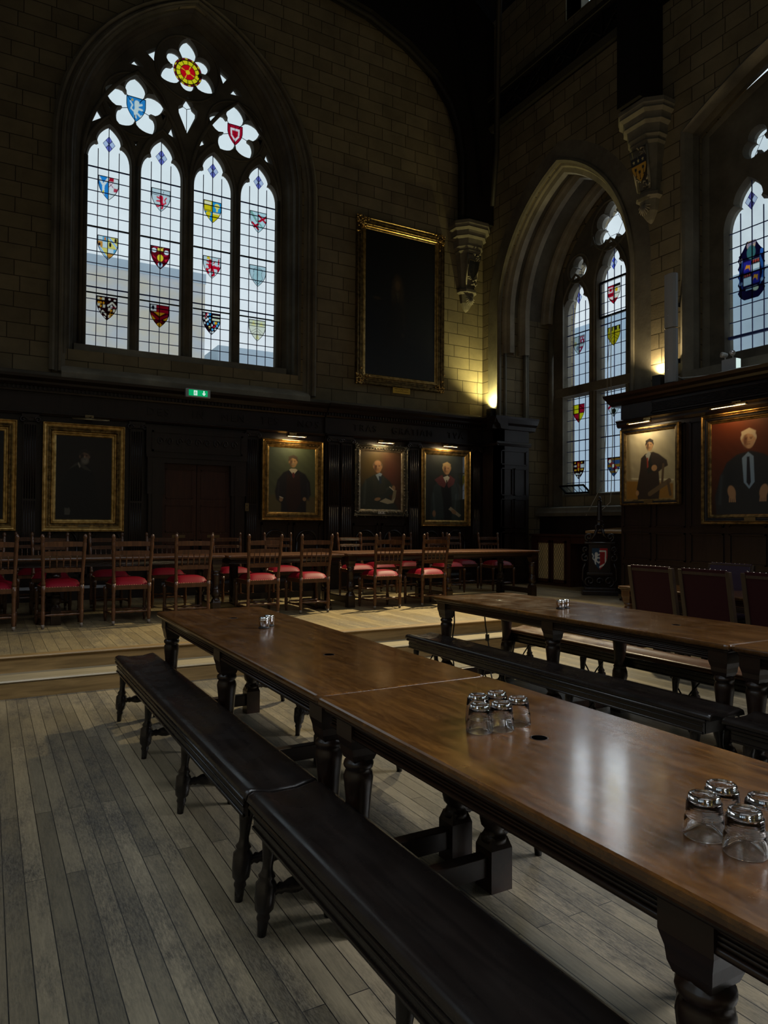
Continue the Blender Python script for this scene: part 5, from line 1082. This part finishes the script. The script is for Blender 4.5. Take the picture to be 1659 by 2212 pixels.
# ---- turned chairs with red leather seats
POST1 = [(.013, 0), (.016, .05), (.020, .06), (.018, .08), (.022, .10), (.022, .18), (.016, .195), (.021, .205), (.017, .22), (.019, .30), (.021, .33), (.016, .345), (.022, .36), (.024, .40), (.024, .46)]
POST2 = [(.024, 0), (.024, .03), (.018, .045), (.021, .055), (.017, .07), (.018, .14), (.016, .15), (.020, .16), (.016, .17), (.019, .25), (.021, .34), (.017, .355), (.021, .365), (.021, .45), (.016, .46), (.021, .475), (.014, .487), (.022, .505), (.021, .525), (.012, .545), (.003, .55)]
def rail_mb(z0, z1, hw, yb, bow, th=.016, reed=True):
    mb = MB(); n = 9; vs = []
    for i in range(n):
        t = -1+2*i/(n-1); x = t*hw; y = yb-bow*(1-t*t); lift = .006*(1-t*t)
        vs += [(x, y-th/2, z0), (x, y+th/2, z0), (x, y+th/2, z1+lift), (x, y-th/2, z1+lift)]
    fs = [(i*4+j, i*4+(j+1) % 4, i*4+4+(j+1) % 4, i*4+4+j) for i in range(n-1) for j in range(4)]+[(0, 1, 2, 3), ((n-1)*4+3, (n-1)*4+2, (n-1)*4+1, (n-1)*4)]
    mb.add(vs, fs)
    if reed:
        for f in (.18, .5, .82): mb.tube([(-hw*.97+2*hw*.97*i/8, yb-bow*(1-(-1+i/4)**2)+th/2, z0+(z1-z0)*f) for i in range(9)], .0035, 5)
    return mb
def make_chair(label):
    t = thing('dining_chair', label, 'chair', (0, 0, 0), 0, 'turned chairs at the high tables')
    hb, hf, yb, yf = .188, .215, -.20, .205
    for s_ in (-1, 1):
        mb = MB(); mb.lathe(POST1, (s_*hb, yb, 0), (0, 0, 1), 10); lg = mb.build('leg', 'chair_oak', t)
        MB().lathe([(.0145, 0), (.0168, .045)], (s_*hb, yb, .0005), n=10).build('worn_foot', 'foot_wear', lg, label='pale worn foot')
        mb = MB(); mb.lathe(POST2, (s_*hb, yb, .455), (s_*.02, -.075, .55), 10); mb.build('back_post', 'chair_oak', t)
        mb = MB(); mb.lathe([(r, z*.86) for r, z in POST1], (s_*hf, yf, 0), (0, 0, 1), 10); mb.build('leg', 'chair_oak', t)
    for z0, z1, nm in ((.865, .915, 'top_rail'), (.770, .812, 'back_rail'), (.592, .635, 'back_rail')):
        rail_mb(z0, z1, hb+.01, yb-.075*(z0-.455)/.55, .014, reed=z0 > .7).build(nm, 'chair_oak', t)
    for k in range(5):
        x = (-.7+.35*k)*hb; y0 = yb-.075*(.635-.455)/.55-.012; y1 = yb-.075*(.77-.455)/.55-.012
        MB().lathe([(.005, 0), (.006, .03), (.009, .045), (.005, .055), (.009, .068), (.010, .075), (.005, .09), (.006, .12), (.005, .138)], (x, y0, .634), (0, y1-y0, .136), 7).build('spindle', 'chair_oak', t)
    mb = MB()
    vs = [(-hb, yb-.01, .385), (hb, yb-.01, .385), (hf, yf, .385), (-hf, yf, .385), (-hb, yb-.01, .435), (hb, yb-.01, .435), (hf, yf, .435), (-hf, yf, .435)]
    mb.add(vs, [(0, 3, 2, 1), (4, 5, 6, 7), (0, 1, 5, 4), (1, 2, 6, 5), (2, 3, 7, 6), (3, 0, 4, 7)]); mb.build('seat_rail', 'chair_oak', t, .003)
    mb = MB(); n = 10; vs = []
    for j in range(n+1):
        for i in range(n+1):
            u, v = -1+2*i/n, -1+2*j/n; hw = hb+(hf-hb)*(v+1)/2+.006; e = max(abs(u), abs(v))
            vs.append((u*hw*(.985 if e == 1 else 1), (yb+yf)/2+v*(yf-yb)/2*1.02, .435 if e == 1 else .462+.052*(1-u**4)*(1-v**4)**.8))
    fs = [(j*(n+1)+i, j*(n+1)+i+1, (j+1)*(n+1)+i+1, (j+1)*(n+1)+i) for j in range(n) for i in range(n)]; mb.add(vs, fs, True); mb.build('seat', 'red_leather', t)
    mb = MB()
    for k in range(15): mb.lathe([(.0045, 0), (.003, .003), (.0005, .004)], (-hb*.95+hb*1.9*k/14, yb-.011, .437), (0, -1, 0), 5)
    for s_ in (-1, 1):
        for k in range(15): f = k/14; mb.lathe([(.0045, 0), (.003, .003), (.0005, .004)], (s_*(hb+(hf-hb)*f+.001), yb+(yf-yb)*f, .437), (s_, 0, 0), 5)
    o = mb.build('nail_trim', 'brass', t); o['kind'] = 'stuff'
    ST = [(.009, 0), (.010, .03), (.015, .10), (.010, .14), (.014, .17), (.017, .19), (.014, .21), (.010, .24), (.015, .28), (.010, .35), (.009, .376)]
    MB().lathe(ST, (-hb, yb, .14), (1, 0, 0), 8).build('stretcher', 'chair_oak', t)
    MB().lathe([(r, z*1.1) for r, z in ST], (-.205, yf-.06, .13), (1, 0, 0), 8).build('stretcher', 'chair_oak', t)
    for s_ in (-1, 1): MB().lathe([(r*.95, z*1.06) for r, z in ST], (s_*hb, yb, .11), (s_*(hf-hb), yf-yb, 0), 8).build('stretcher', 'chair_oak', t)
    return t
front = [(.06, 'cut by the left edge of the photo'), (.705, 'second from the left edge'), (1.405, 'under the far left of the gown portrait to door gap'), (2.07, 'in front of the double door'),
         (2.95, 'right of the door, left of the pair by the middle table'), (3.61, 'directly left of the trestle foot'), (4.68, 'left of the two at the right-hand high table'), (5.43, 'rightmost with its back to the hall')]
c0 = None
lab = ['turned oak chair cut by the left edge, back to the hall', 'turned oak chair with back to the hall below the bearded gown portrait', 'turned oak chair with back to the hall, between the gown portrait and the door',
       'turned oak chair with back to the hall, in front of the double door', 'turned oak chair with back to the hall, below the green portrait', 'turned oak chair with back to the hall, directly left of the trestle foot',
       'turned oak chair with back to the hall, below the ornate framed portrait', 'rightmost turned oak chair with its back to the hall']
for k, (x, _) in enumerate(front):
    if c0 is None: c0 = make_chair(lab[0]); c0.location = (x, 8.40, DZ)
    else: dup(c0, (x, 8.40+(.03 if k % 3 == 1 else 0), DZ), (-.03, .02, 0, .03, -.02, .02, -.03, .01)[k], lab[k])
backrow = [(-.02, 9.78, pi, 'red-seated turned chair facing the hall behind the high table, nearest the left edge'), (.56, 10.55, pi+.05, 'red-seated turned chair set back against the panelling under the bearded portrait'),
  (.70, 9.80, pi-.03, 'red-seated turned chair facing the hall below the left part of the bearded portrait'), (1.40, 9.80, pi+.04, 'red-seated turned chair facing the hall right of the gown portrait'),
  (2.13, 9.85, pi, 'red-seated turned chair facing the hall in front of the left door leaf'), (3.05, 9.80, pi+.05, 'red-seated turned chair facing the hall just right of the double door'),
  (3.81, 9.80, pi-.05, 'red-seated turned chair facing the hall under the left edge of the green portrait'), (5.03, 9.80, pi, 'red-seated turned chair facing the hall right of the paired pilasters'),
  (5.62, 10.15, pi+.1, 'red-seated turned chair facing the hall under the left half of the ornate frame'), (6.22, 10.25, pi-.08, 'red-seated turned chair facing the hall under the right half of the ornate frame'),
  (6.74, 9.82, pi+.05, 'red-seated turned chair facing the hall between ornate frame and red-hooded portrait'), (7.42, 10.35, pi+.12, 'red-seated turned chair facing the hall below the red-hooded portrait, set back'),
  (7.80, 9.82, pi-.06, 'rightmost red-seated turned chair at the end of the high table')]
for x, y, rz, lb in backrow: dup(c0, (x, y, DZ), rz, lb)

# ---- leather-backed chairs by the right wall
def leather_chair(label, loc, rz, lea):
    t = thing('leather_chair', label, 'chair', loc, rz, 'leather-backed chairs at the right-hand table'); hw = .25
    for s_ in (-1, 1):
        mb = MB(); mb.plate([(-.20, 0), (-.155, 0), (-.155, .45), (-.255, 1.0), (-.295, 1.0), (-.20, .45)], [], s_*hw-.022, s_*hw+.022, 'yz'); mb.build('back_post', 'chair_dark_oak', t, .004)
        MB().box(s_*hw-.022, s_*hw+.022, .20, .245, 0, .43).build('leg', 'chair_dark_oak', t, .004)
    for z0, z1, nm in ((.955, 1.0, 'top_rail'), (.50, .54, 'back_rail')):
        y = -.155-.1*(z0-.45)/.55; mb = MB().box(-hw, hw, y-.035, y-.002, z0, z1); mb.build(nm, 'chair_dark_oak', t, .003)
    MB().box(-hw, hw, -.2, .24, .39, .43).build('seat_frame', 'chair_dark_oak', t, .004)
    rounded = MB(); rounded_slab(rounded, -hw, hw, -.17, .25, .43, .49, .04, .02); rounded.build('seat', lea, t)
    mb = MB(); sl = .1/.55; vs = []
    for z, o_ in ((.53, 0), (.6, .012), (.75, .02), (.9, .015), (.985, .004), (1.012, -.012)):
        y = -.155-sl*(z-.45); vs += [(-hw+.01, y+o_, z), (hw-.01, y+o_, z), (hw-.01, y-.030, z), (-hw+.01, y-.030, z)]
    fs = [(j*4+i, j*4+(i+1) % 4, j*4+4+(i+1) % 4, j*4+4+i) for j in range(5) for i in range(4)]+[(0, 1, 2, 3), (23, 22, 21, 20)]; mb.add(vs, fs); mb.build('backrest', lea, t, .006)
    mb = MB()
    for k in range(9): mb.lathe([(.0075, 0), (.006, .005), (.001, .008)], (-hw+.03+k*.055, -.262, 1.008), (0, -.3, 1), 8)
    for s_ in (-1, 1):
        for k in range(7): z = .58+k*.06; mb.lathe([(.0075, 0), (.006, .005), (.001, .008)], (s_*(hw-.03), -.155-sl*(z-.45)+.016, z), (0, 1, .1), 8)
    o = mb.build('nail_head', 'nail_metal', t); o['kind'] = 'stuff'
    return t
leather_chair('leather-backed chair with studded top, leftmost of the row seen from behind at right', (6.10, 4.88, 0), RW, 'oxblood_leather')
leather_chair('leather-backed chair with studded top, middle one seen from behind at right', (6.10, 4.27, 0), RW, 'oxblood_leather')
leather_chair('leather-backed chair with worn red back, cut by the right edge of the photo', (6.10, 3.62, 0), RW, 'oxblood_leather')
leather_chair('purple leather chair facing the hall beyond the far right table, left of two', (6.82, 4.86, 0), -RW, 'purple_leather')
leather_chair('purple leather chair facing the hall beyond the table, cut by the right edge', (6.82, 4.12, 0), -RW, 'purple_leather')

# ---- alcove furniture
cb = thing('cabinet', 'low oak cabinet with two brass-lattice doors in the window alcove', 'cabinet', (9.32, 10.13, DZ), RW)
MB().box(-.53, .53, .01, .30, 0, .93).build('body', 'door_oak', cb)
MB().box(-.56, 1.10, -.03, .31, .93, .968).build('worktop', 'door_oak', cb, .004)
MB().box(.55, 1.08, .0, .03, .80, .93).build('rail', 'door_oak', cb)
for a, b in ((-.35, .01), (.07, .43)):
    mb = MB()
    for p, q, c, d in ((a, b, .80, .85), (a, b, .06, .12), (a, a+.035, .06, .85), (b-.035, b, .06, .85)): mb.box(p, q, -.018, .012, c, d)
    dd = mb.build('door', 'door_oak', cb, .002); MB().box(a+.03, b-.03, 0, .008, .11, .81).build('lattice_panel', 'lattice_cloth', dd)
    mb = MB(); W2, H2 = b-a-.07, .68; st = .062
    for k in range(-13, 14):
        for s_ in (-1, 1):
            # line x = x0 + s*z*.6 clipped
            x0 = k*st; pts = []
            for zz in np.linspace(0, H2, 60):
                x = x0+s_*zz*.6
                if 0 <= x <= W2: pts.append((a+.035+x, -.003, .12+zz))
            if len(pts) > 2: mb.tube([pts[0], pts[-1]], .0028, 4, False)
    mb.build('brass_lattice', 'iron', dd)
dk = thing('desk', 'pale-topped sloping desk standing in the alcove beside the right panelling', 'desk', (9.35, 8.50, DZ), RW)
MB().add([(-.5, -.25, 1.04), (.55, -.25, 1.04), (.55, .28, 1.10), (-.28, .28, 1.10), (-.5, -.25, 1.0), (.55, -.25, 1.0), (.55, .28, 1.06), (-.28, .28, 1.06)], [(0, 1, 2, 3), (7, 6, 5, 4), (0, 4, 5, 1), (1, 5, 6, 2), (2, 6, 7, 3), (3, 7, 4, 0)]).build('top', 'desk_oak', dk)
MB().box(-.42, .5, -.2, .25, 0, 1.0).build('body', 'panel_oak', dk)
# carved stand with the painted arms
hs = thing('heraldic_stand', 'dark carved stand with a tall finial and a painted white lion shield', 'stand', (8.74, 8.33, DZ), radians(-40))
mb = MB(); mb.box(-.28, .28, -.14, .14, 0, .07); mb.box(-.24, .24, -.11, .11, .07, .12); mb.build('base', 'panel_oak', hs, .006)
MB().box(-.17, .17, -.03, .04, .36, .83).build('panel', 'panel_oak', hs, .004)
MB().box(-.24, .24, -.05, .05, .83, .86).build('moulding', 'panel_oak', hs, .004); MB().box(-.20, .20, -.045, .045, .32, .36).build('moulding', 'panel_oak', hs, .004)
mb = MB()
def scroll(cx_, cz_, r, a0, turns, s_=1, y=0, rad=.016):
    n = 20; return [(cx_+s_*(r*(1-.8*i/n))*cos(a0+turns*2*pi*i/n), y, cz_+(r*(1-.8*i/n))*sin(a0+turns*2*pi*i/n)) for i in range(n+1)]
for s_ in (-1, 1):
    mb.tube(scroll(s_*.15, .22, .09, -pi/2, 1.3, s_), .020, 6); mb.tube(scroll(s_*.22, .60, .07, pi/2, -1.2, s_), .018, 6); mb.tube(scroll(s_*.22, .74, .05, -pi/2, 1.2, s_), .016, 6)
    mb.tube([(s_*.18, 0, .12), (s_*.27, 0, .25), (s_*.26, 0, .42), (s_*.22, 0, .52)], .018, 6)
    mb.tube(scroll(s_*.17, .94, .065, -pi/2, 1.3, s_), .024, 6); mb.tube([(s_*.15, 0, .89), (s_*.07, 0, .98), (s_*.03, 0, 1.10)], .03, 6)
mb.tube(scroll(0, .22, .06, 0, 1, 1), .02, 6); mb.tube([(.06*cos(a*pi/6), 0, 1.10+.06*sin(a*pi/6)) for a in range(12)], .024, 6, closed=True)
mb.build('scrollwork', 'panel_oak', hs)
MB().lathe([(.055, 1.14), (.050, 1.18), (.058, 1.20), (.046, 1.22), (.030, 1.50), (.036, 1.51), (.036, 1.53), (.022, 1.55), (.028, 1.57), (.018, 1.60), (.002, 1.61)], (0, 0, 0), n=8, smooth=False).build('finial', 'panel_oak', hs)
sh_ = [rect(0, .5, 0, 1, '#123a56'), rect(.5, 1, 0, 1, '#a0121c')]+[L_([(.5, .86), (.86, .86), (.86, .30), (.5, .14)], .04, '#cfcdc4'), rect(.52, .81, .3, .81, '#8c0e18')]+lion(.27, .52, .72, '#c9cbc8', -1)
s_ = shield(.25, .36, '#123a56', sh_, 'painted_shield', hs, 'painted_shield', (0, -.036, .585), leadc='#1a2030', rim=.02)

# ---- wall fittings
ex = thing('exit_sign', 'green and white running-man exit sign with arrow below the great window', 'exit sign', (2.82, 10.93, 3.37))
MB().box(-.19, .19, -.02, .05, 0, .13).build('casing', 'exit_case', ex, .006)
MB().box(-.145, .145, -.024, -.019, .02, .112).build('panel', 'exit_green', ex)
mb = MB(); mb.box(-.07, -.015, -.026, -.0235, .028, .104)
mb.plate([(.078, .105), (.098, .105), (.098, .062), (.112, .072), (.112, .055), (.088, .028), (.064, .055), (.064, .072), (.078, .062)], [], -.026, -.0235); mb.build('pictogram', 'exit_white', ex)
mb = MB(); q = [(-.050, .092), (-.042, .088)]
for P in ([(-.045, .078), (-.048, .060)], [(-.048, .060), (-.036, .050), (-.040, .036)], [(-.048, .060), (-.056, .048), (-.066, .046)], [(-.046, .076), (-.034, .066), (-.026, .070)], [(-.046, .076), (-.058, .070), (-.060, .060)]): mb.tube([(a, -.0265, b) for a, b in P], .0035, 5)
mb.lathe([(.006, 0), (.005, .002)], (-.042, -.025, .090), (0, -1, 0), 10); mb.build('running_figure', 'exit_green', ex)
sw = thing('switch_plate', 'small brass switch plate on the panelling right of the double door', 'switch', (3.655, 11.02, 1.62))
MB().box(-.03, .03, -.006, 0, 0, .13).build('plate', 'dull_brass', sw)
mb = MB()
for z in (.035, .095): mb.lathe([(.010, 0), (.008, .008)], (0, -.006, z), (0, -1, 0), 10)
mb.build('toggle', 'black_plastic', sw)
def uplight(label, loc, rz, e, col):
    t = thing('uplighter', label, 'wall light', loc, rz)
    MB().box(-.075, .075, -.12, 0, .02, .19).build('housing', 'black_plastic', t, .006)
    MB().box(-.08, .08, -.125, .005, .10, .115).build('band', 'black_plastic', t)
    mb = MB()
    for s_ in (-1, 1): mb.box(s_*.05-.006, s_*.05+.006, -.08, -.02, 0, .025)
    mb.build('foot', 'black_plastic', t)
    MB().box(-.055, .055, -.10, -.02, .188, .193).build('lens', 'uplight_glow', t)
    m_ = Matrix.Translation(loc) @ Matrix.Rotation(rz, 4, 'Z'); p = m_ @ Vector((0, -.06, .215)); light('uplighter_glow', 'SPOT', p, e, col, .03, target=m_ @ Vector((0, .10, 1.4)), spot=140, blend=.8)
    return t
uplight('small black uplighter glowing on the panelling top in the corner by the arch', (8.585, 10.92, 3.50), RW, 190, (1, .88, .34))
uplight('small black uplighter glowing beside the tall grey speaker', (8.585, 6.98, 3.43), RW, 60, (1, .78, .42))
sp = thing('column_speaker', 'tall grey two-part column loudspeaker on the right wall', 'speaker', (8.46, 6.69, 3.45), RW)
for z0, z1 in ((0, .765), (.78, 1.55)):
    P = [(-.095, 0), (.095, 0), (.095, -.05), (.07, -.085), (0, -.10), (-.07, -.085), (-.095, -.05)]
    mb = MB(); mb.plate(P, [], z0, z1, 'xy'); mb.build('cabinet', 'grey_plastic', sp, .006)
    MB().lathe([(.010, 0), (.008, .002)], (0, -.10, z0+.18), (0, -1, 0), 10).build('badge', 'chrome', sp)
mb = MB(); mb.box(-.02, .02, 0, .14, .3, .36); mb.box(-.02, .02, 0, .14, 1.1, 1.16); mb.build('bracket', 'black_plastic', sp)
el = thing('emergency_light', 'white twin-headed emergency light box on the right-hand cornice', 'emergency light', (8.42, 5.77, 3.43), RW)
MB().box(-.10, .10, -.04, .06, .02, .17).build('battery_box', 'grey_plastic', el, .005); MB().box(.102, .112, -.03, .05, .03, .16).build('end_cap', 'exit_white', el)
for x, a in ((-.07, -.5), (.04, .6)):
    mb = MB(); mb.tube([(x, 0, .17), (x, -.01, .22)], .008, 6); mb.build('neck', 'white_plastic', el)
    MB().lathe([(.025, -.03), (.032, 0), (.036, .035), (.034, .05)], (x, -.01, .235), (a, -1, .1), 14).build('lamp_head', 'white_plastic', el)
    MB().lathe([(.031, .0), (.028, .003)], Vector((x, -.01, .235))+Vector((a, -1, .1)).normalized()*.049, (a, -1, .1), 14).build('lens', 'lens_glass', el)
wcab = thing('wall_cable', 'thin pale cable trailing along the top of the right-hand cornice', 'cable')
MB().tube([(8.44, 6.45, 3.44), (8.36, 6.52, 3.50), (8.30, 6.42, 3.46), (8.28, 6.2, 3.43), (8.33, 6.0, 3.425), (8.30, 5.6, 3.43), (8.34, 5.3, 3.43)], .006, 5).build('cable', 'white_plastic', wcab)
rope = thing('window_cord', 'looped pale cord hanging from the casement in the alcove window', 'cord')
mb = MB(); mb.tube([(9.93, 9.17, 5.30), (9.85, 9.19, 4.4), (9.78, 9.16, 3.2), (9.66, 9.12, 2.2), (9.56, 9.30, 1.80), (9.5, 9.38, 1.6)], .006, 5)
mb.tube([(9.90, 9.15, 5.25), (9.83, 9.10, 4.2), (9.76, 8.99, 3.0), (9.66, 8.93, 2.1), (9.56, 8.86, 1.84), (9.52, 9.02, 1.70), (9.50, 9.10, 1.58)], .007, 5); mb.build('cord', 'rope', rope)
for lb, P in (('black cable hanging from the far end of the chrome pots table to the floor', [(3.58, 5.10, .72), (3.60, 5.12, .55), (3.57, 5.12, .35), (3.59, 5.10, .12), (3.62, 5.05, .012), (3.8, 4.9, .008)]), ('black cable with an inline switch hanging beside the first one', [(3.92, 5.12, .70), (3.95, 5.13, .5), (3.99, 5.13, .3), (3.98, 5.1, .1), (3.9, 4.95, .01)])):
    t = thing('power_cable', lb, 'cable'); MB().tube(P, .006, 6).build('flex', 'black_plastic', t)
    if 'switch' in lb: MB().box(3.96, 3.985, 5.12, 5.145, .36, .42).build('inline_switch', 'black_plastic', t)

# ---- salt and pepper pots
def pot(label, x, y, group=None):
    t = thing('pepper_pot', label, 'shaker', (x, y, .776), 0, group)
    MB().lathe([(.033, 0), (.033, .005)], n=24).build('base', 'black_plastic', t)
    MB().lathe([(.032, .005), (.032, .048), (.0322, .049), (.032, .050), (.032, .052)], n=24).build('body', 'chrome', t)
    MB().lathe([(.032, .052), (.0315, .060), (.028, .066), (.015, .0675), (.001, .068)], n=24).build('cap', 'chrome', t)
    return t
p0 = pot('chrome shaker on the left-row table, front one of the pair', 1.470, 4.085, 'salt and pepper pots')
dup(p0, (1.530, 4.165, .776), 0, 'chrome shaker on the left-row table, rear one of the pair')
dup(p0, (3.815, 4.03, .776), 0, 'chrome shaker on the right-hand table, front one of the pair')
dup(p0, (3.885, 4.05, .776), 0, 'chrome shaker on the right-hand table, rear one of the pair')

# ---- upturned tumblers
def tumbler(label, x, y, ribbed=False, h=.083):
    out = [(.0385, .0003), (.0398, .0), (.0404, .002), (.0392, .02), (.0376, .036), (.0366, .038)]
    z = .040
    while z < .066: out += [(.0358-(z-.04)*.09, z), (.0366-(z-.04)*.09, z+.002), (.0358-(z-.04)*.09, z+.004)]; z += .0052
    out += [(.0325, .070)]
    inn = [(.0318, .0698), (.0325, .045), (.0362, .025), (.0378, .003), (.0385, .0003)]
    if ribbed: out = [(.0385, .0003), (.0398, 0), (.0402, .002), (.0388, .02), (.037, .045), (.0345, .072), (.0338, .0725)]
    t = MB().lathe(out+inn, n=48, cap=False, flute=-.022 if ribbed else 0).build('tumbler', 'tumbler_glass'); t.location = (x, y, .7757)
    MB().lathe([(.0006, .0690), (.026, .0695), (.0318, .0705), (.0322, .0715), (.0300, .0738), (.0308, .0765), (.0302, .0805), (.028, h), (.022, h+.0003), (.019, h-.002), (.0006, h-.0025)], n=48, cap=False).build('foot', 'foot_glass', t)
    return tag(t, label, 'glass', 'upturned tumblers')
g0 = tumbler('upturned glass tumbler, front left of the far cluster of five', 1.317, 1.737)
gr = tumbler('upturned fine-ribbed glass tumbler, back left of the far cluster of five', 1.384, 1.836, True)
for x, y, src, lb in ((1.388, 1.722, g0, 'upturned glass tumbler, front middle of the far cluster of five'), (1.475, 1.747, g0, 'upturned glass tumbler, rightmost of the far cluster of five'),
    (1.462, 1.837, g0, 'upturned glass tumbler, back middle of the far cluster of five'), (1.277, .936, g0, 'upturned glass tumbler, left front of the near cluster of four'), (1.364, .958, g0, 'upturned glass tumbler, rearmost of the near cluster of four'),
    (1.375, .872, gr, 'upturned ribbed glass tumbler cut by the right edge of the photo'), (1.279, .849, g0, 'upturned glass tumbler, front right of the near cluster of four')):
    c = copy_tree(src); c.location = (x, y, .7757); c['label'] = lb
